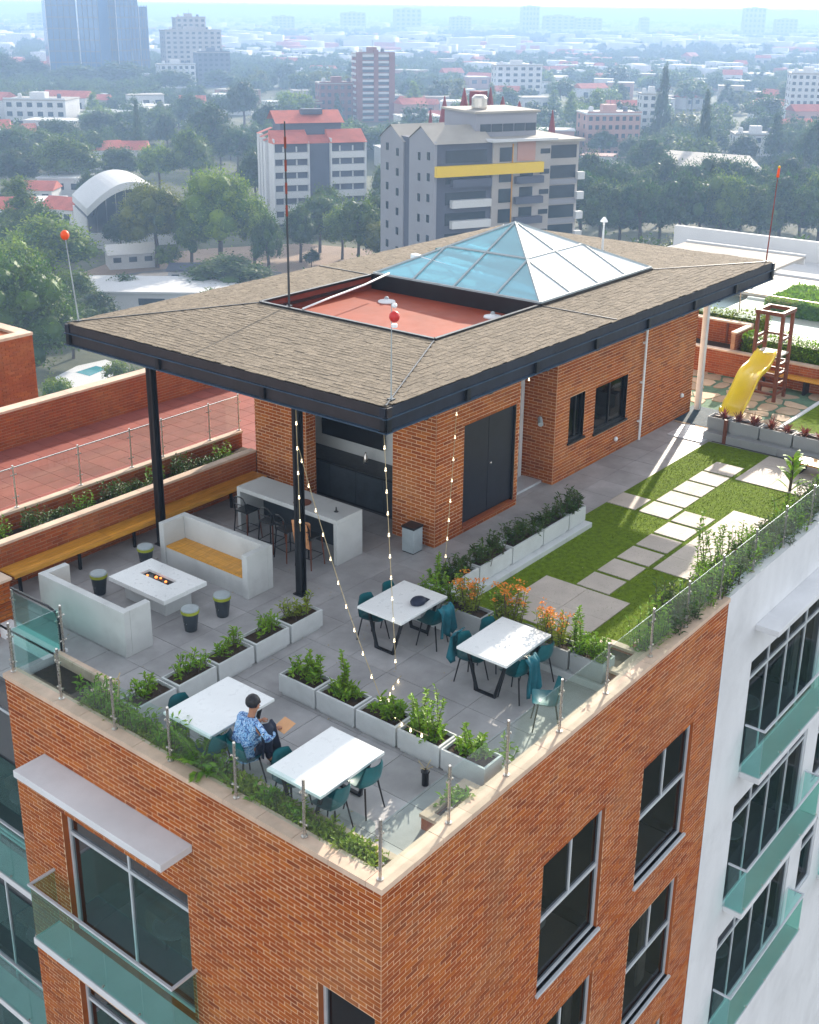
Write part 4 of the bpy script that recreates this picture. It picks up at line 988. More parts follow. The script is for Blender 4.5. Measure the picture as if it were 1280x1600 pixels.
# edge beds: left side ground cover and taller plants
gc = MB(); rr = random.Random(9)
for i in range(5200):
    y = rr.uniform(.28, 6.0); x = rr.uniform(.2, .54); leaf(gc.v, gc.f, (x, y, .2+rr.uniform(0,.16)), rdir(rr, 0, 1), (0,0,1), rr.uniform(.05,.10), rr.uniform(.02,.04))
tag(build(gc, 'ground_cover', 'leaf_yellow'), 'yellow green ground cover filling the bed behind the left railing', 'ground cover', None, 'stuff')
bl_ = [(.75,.30,'yellow'),(1.25,.2,'yellow'),(1.75,.28,'bush'),(2.25,.34,'bush'),(2.75,.24,'yellow'),(3.2,.42,'bush'),(3.55,.8,'fern'),(4.0,.62,'bush'),(4.3,.45,'bush'),(4.75,.5,'bush'),(5.15,.55,'bush'),(5.6,.62,'bush'),(5.95,.55,'bush')]
for i, (y, h, k) in enumerate(bl_):
    plant(k, (.38, y, .18), .4, .4, h, 'green plant behind the left glass, %s' % ['beside the corner post','next to the corner post','in front of the nearest table corner','in front of the left end of the nearest table','between the two left tables','at the feet of the seated person','feathery fern like, before the table of the person','tallest leafy one before the table of the person','left of the fern','before the nearest planter box of the fire table row','below the dried stalk','dense, right of the empty bed','at the edge of the empty bed'][i], name='fern' if k == 'fern' else 'shrub', group='plants in the left street bed', seed=i, rz=i*1.1)
plant('bush', (1.95, .40, .16), .5, .3, .25, 'sparse low plant in the stone planter near the front corner', seed=2)
plant('sparse', (3.35, .5, .0), .5, .3, .35, 'light green plant on the floor behind the glass beside the last dividing planter', seed=1)
hx = 7.15; i = 0
WH = ['beside the square stone planter','one metre past the stone planter','before the first pad','at the middle of the near bed','close to the end of the brick facade','just past the end of the brick facade','above the white canopy','below the long pale slab','by the long pale slab, middle','at the far end of the long slab','before the second lawn strip','left of the palm','below the palm','right of the palm','near the frame edge','far one at the frame edge','last one by the playground','past the palm','nearly at the edge of view','beside the low bench','before the low bench','by the farthest post','behind the farthest post']
while hx < 18.2:
    plant(['bush','bush','dark','sprig'][i % 4], (hx, .38+.05*math.sin(i), .15), .7, .5, .62+.14*(i % 3)+(.12 if i % 4 == 3 else 0), 'leafy shrub in the right edge bed, '+WH[min(i, 22)], group='shrubs in the right edge bed', seed=i, rz=i*.9)
    plant('dark' if i % 3 else 'bush', (hx+.32, .36, .15), .7, .4, .52, 'dark low shrub in the right edge bed, '+WH[min(i, 22)], group='low dark shrubs in the right edge bed', seed=i+1, rz=i*.5)
    hx += .5; i += 1
plant('sprig', (11.0, 1.1, .0), .6, .6, 1.15, 'young tree like sprig standing on the turf before the long pale slab', name='sapling', cat='sapling', seed=3)
plant('sprig', (11.35, .95, .0), .5, .5, .9, 'thinner sprig right beside the young tree on the turf', name='sapling', cat='sapling', seed=4)
plant('palm', (15.85, 1.40, .0), .5, .5, 1.25, 'broad leaved upright palm like plant on the far pale slabs', name='palm_plant', cat='palm')
st = MB().tube([(.35,5.35,.2),(.36,5.30,.5),(.33,5.22,.72),(.36,5.2,.95),(.34,5.2,1.02)], .012, 6).tube([(.34,5.2,1.0),(.26,5.16,1.06)], .01, 5).tube([(.34,5.2,1.0),(.42,5.25,1.05)], .01, 5)
solo(st, 'dried_stalk', 'cable', 'bare brown stalk rising from the left bed before the near sofa', 'stalk', (.35, 5.3, .2), smooth=True)
for i in range(11):
    x = 1.9+.62*i
    plant(['dark','sparse','dark'][i % 3], (x, 11.3+.12*math.sin(i*2), .5), .5, .5, .38+.1*(i % 3), 'dark leafed plant behind the long bench, %s' % ['nearest the pier','second from the pier','by the first glass post','third along','behind the bench, a third of the way','left of the column','right behind the column','past the column','two thirds of the way','near the pavilion','beside the pavilion wall'][i], group='plants in the bed behind the bench', seed=i, rz=i)
pc = MB(); pc.box(3.2, 4.1, 11.0, 11.6, .52, .56); solo(pc, 'stepping_slab', 'concrete_grey', 'flat grey slab lying in the planting bed behind the bench', 'slab', (3.6, 11.3, .52))
# lantern by the tables
ln = MB().lathe([(.05,0),(.05,.20),(.065,.21),(.065,.225),(.02,.26)], (2.28, 1.12, 0), 12)
l_o = solo(ln, 'floor_lantern', 'black', 'small black lantern on the floor behind the nearest table', 'lantern', (2.28, 1.12, 0))
for k in range(4): build(MB().tube([(2.28,1.12,.24),(2.28+.12*math.cos(k*1.6),1.12+.12*math.sin(k*1.6),.34)], .006, 5), 'stem', 'cable', l_o)

# ================================================================== playground
pg = thing('playground_floor', 'irregular tan flagstones with green joints under the slide', None, (0,0,0), kind='structure')
build(B(18.55, 25.2, 3.30, 12, -.05, -.004), 'joint_bed', 'flag_joint', pg)
rr = random.Random(21); nx, ny = 11, 10; sxx, syy = 6.5/nx, 6.0/ny
pt = {}
for i in range(nx+1):
    for j in range(ny+1): pt[i, j] = (18.6+i*sxx+(rr.uniform(-.2,.2) if 0 < i < nx else 0), 3.34+j*syy+(rr.uniform(-.2,.2) if 0 < j < ny else 0))
for i in range(nx):
    for j in range(ny):
        q = [pt[i,j], pt[i+1,j], pt[i+1,j+1], pt[i,j+1]]; cx = sum(p[0] for p in q)/4; cy_ = sum(p[1] for p in q)/4; gsc = rr.uniform(.84, .95); o = []
        if rr.random() < .12: continue
        for k in range(4):
            a, b = q[k], q[(k+1) % 4]
            for (px, py) in ((a[0]*.8+b[0]*.2, a[1]*.8+b[1]*.2), (a[0]*.2+b[0]*.8, a[1]*.2+b[1]*.8)): o.append((cx+(px-cx)*gsc, cy_+(py-cy_)*gsc))
        build(MB().prism(o, -.003, .012+rr.uniform(0,.006)), 'flagstone', 'flagstone', pg)
t2 = build(B(18.62, 25.2, .6, 3.22, -.01, .02), 'turf', 'turf'); tag(t2, 'second lawn of artificial turf right of the playground', None, None, 'structure')
solo(B(18.62, 25.2, 3.22, 3.32, 0, .06), 'lawn_kerb', 'white_plaster', 'white kerb between the playground and the far lawn', 'kerb', (22, 3.27, 0), bevel=.005)
pl = thing('planter_ledge', 'grey ledge in front of the playground planters', 'ledge', (18.1, 3, 0))
for i in range(4): build(B(17.88, 18.5, .6+i*.97, .6+i*.97+.965, .0, .2), 'ledge_stone', 'concrete_grey', pl, bevel=.005)
o6 = ['farthest right at the frame edge', 'second from the right', 'middle one', 'beside the dark post', 'left end, under the slide']
y6 = [.62, 1.45, 2.28, 3.12, 3.92, 4.5]
for i in range(5):
    planter(18.08, 18.48, y6[i]+.02, y6[i+1]-.02, .34, 'grey planter box below the playground, '+o6[i], 'grey planters below the playground', z=.2, m='concrete_grey')
    for k in range(2 if i < 4 else 1): plant('bromeliad', (18.28, y6[i]+.22+.4*k, .48), .3, .3, .34, 'red bromeliad below the playground, '+('left' if k else 'right')+' one of the box '+o6[i], name='bromeliad', group='red bromeliads below the playground', seed=i+k, rz=i+k*.7)
solo(B(17.84, 17.92, 3.86, 3.94, 0, .62), 'marker_post', 'wood_dark', 'short dark wooden post in front of the playground planters', 'post', (17.9, 3.9, 0), bevel=.005)
pb2 = thing('low_bench', 'low yellow wooden bench in the sun below the playground planters', 'bench', (17.2, 1.2, 0))
for j in range(4): build(B(16.98+.125*j, 16.98+.125*j+.118, .55, 1.78, .27, .31), 'seat_plank', 'wood', pb2, bevel=.004)
for y in (.65, 1.65): build(B(17.0, 17.44, y-.03, y+.03, 0, .27), 'leg', 'black', pb2)
tw = thing('climbing_tower', 'tall brown wooden climbing tower behind the yellow slide', 'tower', (22.2, 4.65, 0))
TX0, TX1, TY0, TY1, TH = 21.86, 22.54, 4.28, 4.98, 2.42
for x in (TX0, TX1):
    for y in (TY0, TY1): build(B(x-.045, x+.045, y-.045, y+.045, 0, TH), 'post', 'wood_dark', tw, bevel=.006)
fr2 = MB()
for z in (TH-.12, TH): 
    pass
for y in (TY0, TY1): build(B(TX0-.12, TX1+.12, y-.05, y+.05, TH, TH+.10), 'top_beam', 'wood_dark', tw, bevel=.006)
for x in (TX0-.07, TX1+.07): build(B(x-.05, x+.05, TY0+.051, TY1-.051, TH, TH+.10), 'top_beam', 'wood_dark', tw, bevel=.006)
for i in range(5): build(B(TX0+.05, TX1-.05, TY0-.02+.145*i, TY0-.02+.145*i+.135, 1.28, 1.32), 'platform_board', 'path_tile', tw)
for z in (.22, .5, .78, 1.05, 1.75): 
    build(B(TX0+.046, TX1-.046, TY0-.03, TY0+.03, z-.03, z+.03), 'rung', 'wood_dark', tw); build(B(TX1-.03, TX1+.03, TY0+.046, TY1-.046, z-.03, z+.03), 'rung', 'wood_dark', tw)
    if z < 1: build(B(TX0-.03, TX0+.03, TY0+.046, TY1-.046, z-.03, z+.03), 'rung', 'wood_dark', tw)
build(MB().bar((TX0, TY1, 1.5), (TX1, TY1, 1.5), .05, .08).bar((TX0, TY1, 1.75), (TX1, TY1, 1.75), .05, .08), 'guard_rail', 'wood_dark', tw)
sl = thing('yellow_slide', 'wavy bright yellow plastic slide coming down from the wooden tower', 'slide', (20.6, 4.6, 0))
q = MB(); n = 26; sec = [(-.30,.15),(-.285,.165),(-.25,.145),(-.235,.05),(-.18,.0),(0,-.015),(.18,.0),(.235,.05),(.25,.145),(.285,.165),(.30,.15),(.29,.12),(.27,-.02),(.2,-.05),(-.2,-.05),(-.27,-.02),(-.29,.12)]
for i in range(n+1):
    t = i/n; x = 21.95-2.62*t; z = 1.36-1.02*t-.10*math.sin(t*2*math.pi*1.5)*(1 if t < .9 else .6); z = max(z, .2) if t > .85 else z
    if t > .9: z = .24+.0*t
    yc = 4.66-.22*t
    for (a, b) in sec: q.v.append((x, yc+a*1.05, z+b*((.75 if t > .93 else 1) if b < .1 else .4+.6*min(1, t/.14))))
k = len(sec)
for i in range(n):
    for j in range(k): q.f.append((i*k+j, i*k+(j+1) % k, (i+1)*k+(j+1) % k, (i+1)*k+j))
q.f += [tuple(range(k))[::-1], tuple(n*k+j for j in range(k))]
build(q, 'chute', 'yellow_plastic', sl, smooth=True)
for y in (4.2, 4.68): build(B(19.42, 19.5, y-.03, y+.03, 0, .24), 'foot', 'wood_dark', sl)
# playground boundary
w1 = thing('brick_bench_wall', 'low brick wall behind the playground with a yellow bench on its right half', 'wall', (23.4, 5, 0))
o1 = []; wall_bricks(o1, (23.4, .5, 0), (0,1,0), (-1,0,0), 9.5, 0, .72, H=.074); emit_bricks(o1, w1, 'brick_red', .012, 200)
build(B(23.4, 23.55, .5, 10, 0, .72), 'wall_core', 'mortar_dark', w1); build(B(23.55, 24.7, .5, 10, 0, .6), 'bed_soil', 'soil', w1)
coping_run(w1, (23.38, .5, 0), (0,1,0), (-1,0,0), 9.5, .2, .72, .77, .8)
pbn = thing('playground_bench', 'yellow wooden bench fixed to the brick wall behind the climbing tower', 'bench', (23.1, 3, 0))
for j in range(3): build(B(22.98+.13*j, 22.98+.13*j+.122, .6, 5.4, .40, .44), 'seat_plank', 'wood', pbn)
for y in (.9, 2.4, 3.9, 5.2): build(B(23.0, 23.35, y-.03, y+.03, 0, .40), 'leg', 'black', pbn)
w2 = thing('panelled_wall', 'dark brick wall with wooden panels at the back left of the playground', 'wall', (24.7, 8, 0))
build(B(24.72, 24.9, 6.3, 12, 0, 1.25), 'wall_core', 'mortar_dark', w2)
o1 = []; wall_bricks(o1, (24.72, 6.3, 0), (0,1,0), (-1,0,0), 5.0, .6, 1.25, H=.074); wall_bricks(o1, (23.55, 6.28, 0), (1,0,0), (0,-1,0), 1.2, .72, 1.25); emit_bricks(o1, w2, 'brick_red', .012, 100)
build(B(23.55, 24.72, 6.28, 6.40, .6, 1.25), 'wall_core', 'mortar_dark', w2)
coping_run(w2, (24.70, 6.3, 0), (0,1,0), (-1,0,0), 5.2, .22, 1.25, 1.30, .8); coping_run(w2, (23.55, 6.27, 0), (1,0,0), (0,-1,0), 1.1, .15, 1.25, 1.30, .8)
for y in (7.0, 8.1, 9.2): build(B(24.66, 24.69, y, y+.06, .62, 1.24), 'panel_batten', 'wood_dark', w2)
def hedge(x0, x1, y0, y1, z0, z1, label, n=5200, m='leaf_bright', seed=1, ls=1.0):
    rr = random.Random(seed); f = MB(); t = thing('hedge', label, 'hedge', ((x0+x1)/2, (y0+y1)/2, z0))
    for i in range(n):
        x, y, z = rr.uniform(x0, x1), rr.uniform(y0, y1), rr.uniform(z0, z1); k = rr.randint(0, 3)
        if k == 0: x = x0+rr.uniform(-.05,.06)
        elif k == 1: z = z1+rr.gauss(0,.035)+.05*math.sin(y*4)
        elif k == 2: y = rr.choice((y0, y1))+rr.uniform(-.04,.04)
        leaf(f.v, f.f, (x, y, z), rdir(rr, -.2, 1), (0,0,1), rr.uniform(.07,.12)*ls, rr.uniform(.04,.06)*ls)
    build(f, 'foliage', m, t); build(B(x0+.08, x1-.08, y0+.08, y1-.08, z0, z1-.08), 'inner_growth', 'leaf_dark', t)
hedge(23.75, 24.6, .6, 6.1, .6, 1.22, 'clipped bright green hedge behind the playground bench')
hedge(25.1, 25.8, 6.2, 11.8, .9, 1.42, 'dark clipped hedge strip behind the panelled wall', 3500, 'leaf_yellow', 2)
railing('clear glass railing with slim posts at the far end of the playground', orient((26.3, 0, 0), (0,1,0), (-1,0,0)), [1.2, 4.3, 7.4, 10.4], .9, 1.95, 1.0, 1.88, top=True)
build(B(24.9, 26.4, .5, 12, -.3, .9), 'wall_core', 'wood_dark', w2)

# ================================================================== neighbouring red roof
nr = thing('red_roof_terrace', 'flat red tiled lower roof beyond the left glass railing', 'roof', (5, 14, 0))
tl = mesh_of(B(-.245, .245, -.245, .245, -.01, 0), 'roof_tile', 'roof_tile_red'); cnt_ = 0
build(B(-6, 18, 11.93, 17.2, -.3, -.014), 'roof_bed', 'roof_tile_red', nr)
spots = []
for i in range(48):
    for j in range(11):
        p = (-5.7+.5*i, 12.2+.5*j, rc.uniform(-.009, -.006))
        if seen(p, 100): spots.append(p)
spots.sort(key=lambda p: (Vector(p)-CAM).length); rest = MB()
for i, p in enumerate(spots):
    if i < 300: shared(tl, 'roof_tile', nr, p)
    else: rest.box(p[0]-.245, p[0]+.245, p[1]-.245, p[1]+.245, -.017, p[2])
if rest.f: build(rest, 'roof_tiles', 'roof_tile_red', nr, kind='stuff')
nw = thing('brick_parapet', 'long orange brick parapet behind the red tiled roof on the left', 'wall', (5, 17.1, 0))
o1 = []; wall_bricks(o1, (-6, 17.05, 0), (1,0,0), (0,-1,0), 24, -.02, .9, H=.075); emit_bricks(o1, nw, 'brick_red', .012)
build(B(-6, 18, 17.05, 17.3, -4, .9), 'wall_core', 'mortar_dark', nw); coping_run(nw, (-6, 17.03, 0), (1,0,0), (0,-1,0), 24, .3, .9, .96, 1.0)
build(B(-6, 18, 17.02, 17.3, GZ, -4), 'lower_wall', 'white_plaster', nw)
bx = at(50, 520, .9)
nb = thing('brick_tower_block', 'plain red brick block with a small rooftop terrace at the far left', 'building', (bx.x-3, bx.y, 0))
build(B(bx.x-9, bx.x, bx.y, bx.y+8, GZ, .85), 'block', 'brick_red', nb)
bx0 = bx.x
o1 = []; wall_bricks(o1, (bx.x-9, bx.y, 0), (1,0,0), (0,-1,0), 9, -6, .85, H=.075, margin=40); emit_bricks(o1, nb, 'brick_red', .012)
coping_run(nb, (bx.x-9, bx.y-.02, 0), (1,0,0), (0,-1,0), 9, .35, .85, .93, 1.2); coping_run(nb, (bx.x, bx.y+.33, 0), (0,1,0), (1,0,0), 7.6, .35, .85, .93, 1.2)
for i in range(3):
    plant('bush', (bx.x-.8-1.1*i, bx.y+1.2, .85), .8, .6, .8, 'leafy pot plant on the rooftop of the red brick block, '+['rightmost','middle','leftmost'][i], seed=i)
def rtable(x, y, z, lb):
    t = thing('rooftop_stand', lb, 'stand', (x, y, z)); build(B(x-.5, x+.5, y-.4, y+.4, z+.7, z+.76), 'top', 'white_paint', t)
    for a in (-.4, .4):
        for b in (-.3, .3): build(B(x+a-.03, x+a+.03, y+b-.03, y+b+.03, z, z+.7), 'leg', 'white_paint', t)
rtable(bx.x-.9, bx.y+2.2, .85, 'white open stand on the rooftop of the red brick block')

# ================================================================== the seated person
import bmesh
def skinned(name, m, parent, chains, sub=2, smooth=True):
    """chains: dict of point name -> (co, r), edges list; grown with a Skin modifier"""
    pts, edges, root = chains; bm = bmesh.new(); lay = bm.verts.layers.skin.verify(); d = {}
    for k, (co, r) in pts.items():
        v = bm.verts.new(co); d[k] = v; v[lay].radius = (r, r) if not hasattr(r, '__len__') else r; v[lay].use_root = (k == root)
    for a, b in edges: bm.edges.new((d[a], d[b]))
    me = bpy.data.meshes.new(name); bm.to_mesh(me); bm.free(); me.materials.append(M[m])
    o = bpy.data.objects.new(name, me); link(o, parent); sk_ = o.modifiers.new('skin', 'SKIN'); sk_.use_smooth_shade = True
    ss = o.modifiers.new('sub', 'SUBSURF'); ss.levels = ss.render_levels = sub; return o
per = thing('person', 'person in a blue patterned jacket sitting bent over a paper beside the white table', 'person', (0,0,0))
P_ = {'hip': ((0,0,.53), .115), 'belly': ((.01,0,.66), .125), 'chest': ((.05,0,.83), (.15,.12)), 'neckb': ((.09,0,.98), .075), 'neck': ((.12,0,1.04), .05), 'headb': ((.145,0,1.10), .062), 'head': ((.16,0,1.17), .088), 'crown': ((.165,0,1.235), .07),
  'shl': ((.06,.17,.94), .062), 'ell': ((.16,.28,.74), .046), 'wrl': ((.36,.22,.70), .030), 'hal': ((.42,.20,.70), .028),
  'shr': ((.06,-.17,.94), .062), 'elr': ((.15,-.27,.73), .046), 'wrr': ((.36,-.17,.72), .030), 'har': ((.42,-.14,.73), .028),
  'thl': ((.10,.10,.51), .088), 'knl': ((.44,.12,.50), .06), 'cal': ((.46,.12,.30), .052), 'anl': ((.46,.12,.09), .034), 'tol': ((.60,.13,.035), .032),
  'thr': ((.10,-.10,.51), .088), 'knr': ((.44,-.11,.50), .06), 'car': ((.43,-.11,.30), .052), 'anr': ((.41,-.11,.09), .034), 'tor': ((.55,-.12,.035), .032)}
E_ = [('hip','belly'),('belly','chest'),('chest','neckb'),('neckb','neck'),('neck','headb'),('headb','head'),('head','crown'),('chest','shl'),('shl','ell'),('ell','wrl'),('wrl','hal'),('chest','shr'),('shr','elr'),('elr','wrr'),('wrr','har'),
      ('hip','thl'),('thl','knl'),('knl','cal'),('cal','anl'),('anl','tol'),('hip','thr'),('thr','knr'),('knr','car'),('car','anr'),('anr','tor')]
PB = dict(P_)
for k_, r_ in (('hip', .09), ('belly', .09), ('chest', .10), ('neckb', .05), ('shl', .045), ('shr', .045), ('ell', .034), ('elr', .034), ('thl', .06), ('thr', .06)): PB[k_] = (P_[k_][0], r_)
skinned('body', 'skin', per, (PB, E_, 'hip'))
def sub_(keys, grow): return {k: (P_[k][0], tuple(q+grow for q in (P_[k][1] if hasattr(P_[k][1], '__len__') else (P_[k][1],)*2))) for k in keys}
# patterned jacket and dark trousers over the body
m_, n_, l_, b_, o_ = _nt('jacket_print'); vz = n_.new('ShaderNodeTexNoise'); vz.inputs['Scale'].default_value = 11; vz.inputs['Detail'].default_value = 1; vz.inputs['Distortion'].default_value = 3; tc = n_.new('ShaderNodeTexCoord'); l_.new(tc.outputs['Object'], vz.inputs['Vector'])
rmp = n_.new('ShaderNodeValToRGB'); l_.new(vz.outputs['Fac'], rmp.inputs[0]); e_ = rmp.color_ramp.elements; e_[0].position = .38; e_[0].color = (.03, .06, .22, 1); e_[1].position = .46; e_[1].color = (.16, .34, .62, 1); k_ = e_.new(.56); k_.color = (.22, .42, .68, 1); k_ = e_.new(.60); k_.color = (.62, .72, .82, 1); k_ = e_.new(.68); k_.color = (.14, .28, .58, 1)
l_.new(rmp.outputs[0], b_.inputs['Base Color']); b_.inputs['Roughness'].default_value = .85
jk = sub_(['hip','belly','chest','neckb','shl','ell','wrl','shr','elr','wrr'], .024); jk['neckb'] = ((.085,0,.965), .088); jk['hem'] = ((-.01,0,.47), .15)
skinned('jacket', 'jacket_print', per, (jk, [e for e in E_ if e[0] in jk and e[1] in jk]+[('hip','hem')], 'hip'))
tr = sub_(['hip','thl','knl','cal','anl','thr','knr','car','anr'], .014)
skinned('trousers', 'denim', per, (tr, [e for e in E_ if e[0] in tr and e[1] in tr], 'hip'))
for s in (1, -1):
    ax = .46 if s > 0 else .41
    build(MB().ball((ax+.07, .12*s, .045), .06, 8, .7).ball((ax+.15, .125*s, .035), .045, 8, .7), 'shoe', 'black', per, smooth=True)
hr = MB().ball((.155, 0, 1.215), .108, 12, 1.0); hr.v = [(v[0]-.018 if v[0] > .2 else v[0]-.01, v[1], max(v[2], 1.165 if v[0] < .16 else 1.215)) for v in hr.v]
build(hr, 'hair', 'hair', per, smooth=True)
build(MB().ball((.255, 0, 1.165), .018, 6, 1.3).ball((.16, .092, 1.165), .02, 6, 1.4).ball((.16, -.092, 1.165), .02, 6, 1.4), 'nose_and_ears', 'skin', per, smooth=True)
build(MB().ball((.238, .034, 1.19), .011, 6).ball((.238, -.034, 1.19), .011, 6), 'eyes', 'black', per, smooth=True)
build(MB().box(.236, .246, -.025, .025, 1.118, 1.126), 'mouth', 'red_wall', per)
for s, (hx_, hy, hz) in ((1, P_['hal'][0]), (-1, P_['har'][0])):
    hm = MB()
    for f in range(4):
        y = hy-.024+.016*f; L = (.05, .065, .068, .06)[f]; hm.tube([(hx_, y, hz), (hx_+.03+L*.5, y*1.0, hz+.004), (hx_+.03+L, y, hz-.022)], [.010, .009, .007], 6)
    hm.tube([(hx_-.01, hy-.03*s, hz), (hx_+.02, hy-.05*s, hz-.005), (hx_+.05, hy-.055*s, hz-.015)], [.011, .010, .008], 6)
    build(hm, 'hand', 'skin', per, smooth=True)
per.location = (.78, 3.06, 0); per.rotation_euler.z = R(-8)
pp = MB().add([(.44,-.28,.70),(.66,-.26,.76),(.66,-.02,.76),(.44,-.04,.70),(.44,-.28,.704),(.66,-.26,.764),(.66,-.02,.764),(.44,-.04,.704)], [(0,3,2,1),(4,5,6,7),(0,1,5,4),(1,2,6,5),(2,3,7,6),(3,0,4,7)])
po = build(pp, 'paper_sheet', 'paper'); tag(po, 'tan paper sheet held in the hands of the seated person', 'paper'); po.location = (.78, 3.06, 0); po.rotation_euler.z = R(-8)
ch = shell_chair('teal chair on which the person in the blue jacket sits', .76, 3.06, R(-8))
drape('navy and red jacket hanging beside the seated person', .95, 2.86, -H_, .30, .42, .92, 'navy')

# ================================================================== string lights, masts
def lights(label, p, q, sag, n, mid=None):
    p, q = Vector(p), Vector(q); t = thing('string_light', label, 'string lights', p, 'strings of bulbs'); pts = []
    for i in range(25):
        u_ = i/24; c = p.lerp(q, u_); 
        if mid: c += Vector(mid)*4*u_*(1-u_)
        c.z -= sag*4*u_*(1-u_); pts.append(c)
    build(MB().tube(pts, .006, 5), 'cable', 'cable', t, smooth=True)
    for i in range(n):
        k = (i+.5)/n*24; a = pts[int(k)].lerp(pts[min(24, int(k)+1)], k-int(k))
        bb = build(MB().tube([a, a-Vector((0,0,.03))], .010, 6).ball(a-Vector((0,0,.05)), .016, 6, 1.2), 'bulb', 'bulb', t, smooth=True)
lights('string of warm bulbs falling from the roof corner beside the table with the cap', (5.2,4.3,3.6), (4.25,3.25,.10), .05, 11)
lights('string of warm bulbs slanting from the black column down into the middle dividing planter', (5.28,6.3,2.9), (2.9,2.35,.40), .25, 11)
lights('string of warm bulbs hanging in front of the brick corner of the pavilion', (8.9,5.55,3.0), (6.75,4.2,.45), .25, 9)
lights('short string of bulbs running down the black column', (5.24,6.30,3.6), (5.26,6.28,1.3), .0, 5)
lights('loose string of bulbs lying across the floor between the tables', (4.2,3.1,.07), (2.5,1.25,.62), .1, 10, (-.2,.3,0))
lights('string of bulbs hanging under the eave by the double doors', (8.75,5.6,3.25), (9.35,5.5,3.35), .12, 5)
for (x, y, lb) in ((11.6, 5.55, 'small cluster of bulbs above the glazed door'), (8.43, 9.9, 'small cluster of bulbs high on the left brick pillar')):
    lights(lb, (x-.05, y-.05, 3.2), (x-.05, y+.12, 2.75), 0, 3)
def mast(label, x, y, z, h, r, top, tm_, rings=(), m='white_paint', lean=0):
    t = thing('mast', label, 'mast', (x, y, z), 'thin masts on the pavilion roof'); e = Vector((x+lean, y, z+h))
    build(MB().tube([(x,y,z), e], [r, r*.55], 7), 'pole', m, t); build(MB().box(x-.05,x+.05,y-.05,y+.05,z,z+.025), 'foot', 'charcoal', t)
    if top == 'ball': build(MB().ball(e, .085, 10, 1.15), 'ball', tm_, t, smooth=True)
    if top == 'lamp': build(MB().lathe([(.10,0),(.09,.04),(.03,.12)], e+Vector((0,0,-.02)), 10).tube([e-Vector((0,0,.1)), e+Vector((0,0,.05))], .03, 6), 'lamp_head', tm_, t)
    for i, (a, c) in enumerate(rings): build(MB().tube([(x+lean*a,y,z+h*a), (x+lean*(a+.06),y,z+h*(a+.06))], r*.95, 7), 'band', c, t)
    return t
mast('tall mast with red and white bands at the far corner of the sunken roof flat', 8.78, 9.86, 4.19, 3.75, .026, '', '', [(.5,'red_wall'),(.62,'red_wall'),(.74,'red_wall'),(.86,'red_wall')], m='charcoal')
mk = mast('thin rod with a red ball in front of the sunken roof flat', 5.45, 4.36, 4.11, 1.6, .012, '', '', m='grey_pad')
build(MB().ball((5.45,4.3,5.5), .085, 12, 1.1), 'ball', 'red_paint', mk, smooth=True); build(MB().tube([(5.45,4.3,5.38),(5.45,4.3,5.33)], .05, 8).ball((5.45,4.3,5.68), .045, 6), 'finial', 'white_paint', mk)
build(MB().tube([(8.6,9.3,4.26),(9.6,9.5,4.27),(11.0,9.7,4.30),(12.1,9.9,4.36)], .022, 6), 'hose', 'white_paint', mk, smooth=True)
mast('slim rod with an orange ball at the left corner of the pavilion roof', 5.35, 12.38, 4.11, 1.75, .016, 'ball', 'orange_ball', m='grey_pad', lean=-.15)
mast('small white lamp on a short pole on the far side of the pavilion roof', 18.7, 8.12, 4.15, .78, .035, 'lamp', 'white_paint', m='aluminium')
m3 = mast('thin dark red mast with an orange top at the right corner of the pavilion roof', 20.4, 4.35, 4.11, 2.1, .018, '', '', m='red_wall', lean=.15)
build(MB().tube([(20.545,4.35,6.2),(20.57,4.35,6.42)], [.04,.03], 8), 'top_light', 'orange_ball', m3, smooth=True); build(MB().ball((20.575,4.35,6.45), .035, 8), 'cap', 'yellow_paint', m3, smooth=True)

# ================================================================== the city below
mat('ground', (.06, .085, .035), .95, .45, .03, 0, col2=(.11, .11, .06), stain=.3)
mat('road', (.16, .15, .15), .9, .15, .2, 0); mat('tan_earth', (.34, .24, .17), .95, .2, .1, 0)
mat('far_white', (.56, .56, .56), .85, .08, .1, 0); mat('far_cream', (.38, .35, .33), .85, .1, .1, 0); mat('far_grey', (.27, .27, .30), .85, .08, .1, 0)
mat('far_slate', (.085, .095, .13), .8, .1, .1, 0); mat('far_roof_red', (.50, .13, .085), .8, .2, .3, 0); mat('far_roof_tan', (.34, .31, .27), .85, .15, .2, 0)
mat('far_glass', (.018, .03, .045), .18, .3, .3, 0, spec=.8); mat('far_brown', (.22, .085, .065), .85, .12, .1, 0); mat('far_pink', (.42, .24, .20), .85, .1, .1, 0)
mat('blue_glass', (.02, .10, .24), .12, .2, .05, 0, spec=.9); mat('far_yellow', (.75, .50, .02), .6, .05, .1, 0); mat('pool', (.02, .22, .25), .1, .1, 1, 0)
mat('spire_red', (.20, .03, .035), .8, .2, .2, 0)
# terrain, one sheet with low hills far off
VX, VY = math.cos(YAW), math.sin(YAW)
tn = MB(); NR, NA = 46, 40
rt = random.Random(3)
for i in range(NR+1):
    r = 40*(14000/40)**(i/NR)
    for j in range(NA+1):
        a = YAW+R(-60+120*j/NA); h = 0
        if r > 3200: h = min(1, (r-3200)/2500)*(6+7*math.sin(a*9+r*.0007)+5*math.sin(a*23+1))*(1-.1*max(0, (r-6000)/8000))
        tn.v.append((CAM.x+r*math.cos(a), CAM.y+r*math.sin(a), GZ+h))
for i in range(NR):
    for j in range(NA): k = i*(NA+1)+j; tn.f.append((k, k+NA+1, k+NA+2, k+1))
tag(build(tn, 'ground', 'ground', smooth=True), 'green and tan city ground', None, None, 'structure')
n0 = MB().box(-60, 60, -60, 60, GZ-.5, GZ-.02); tag(build(n0, 'ground', 'road'), 'paved ground at the foot of the tower', None, None, 'structure')
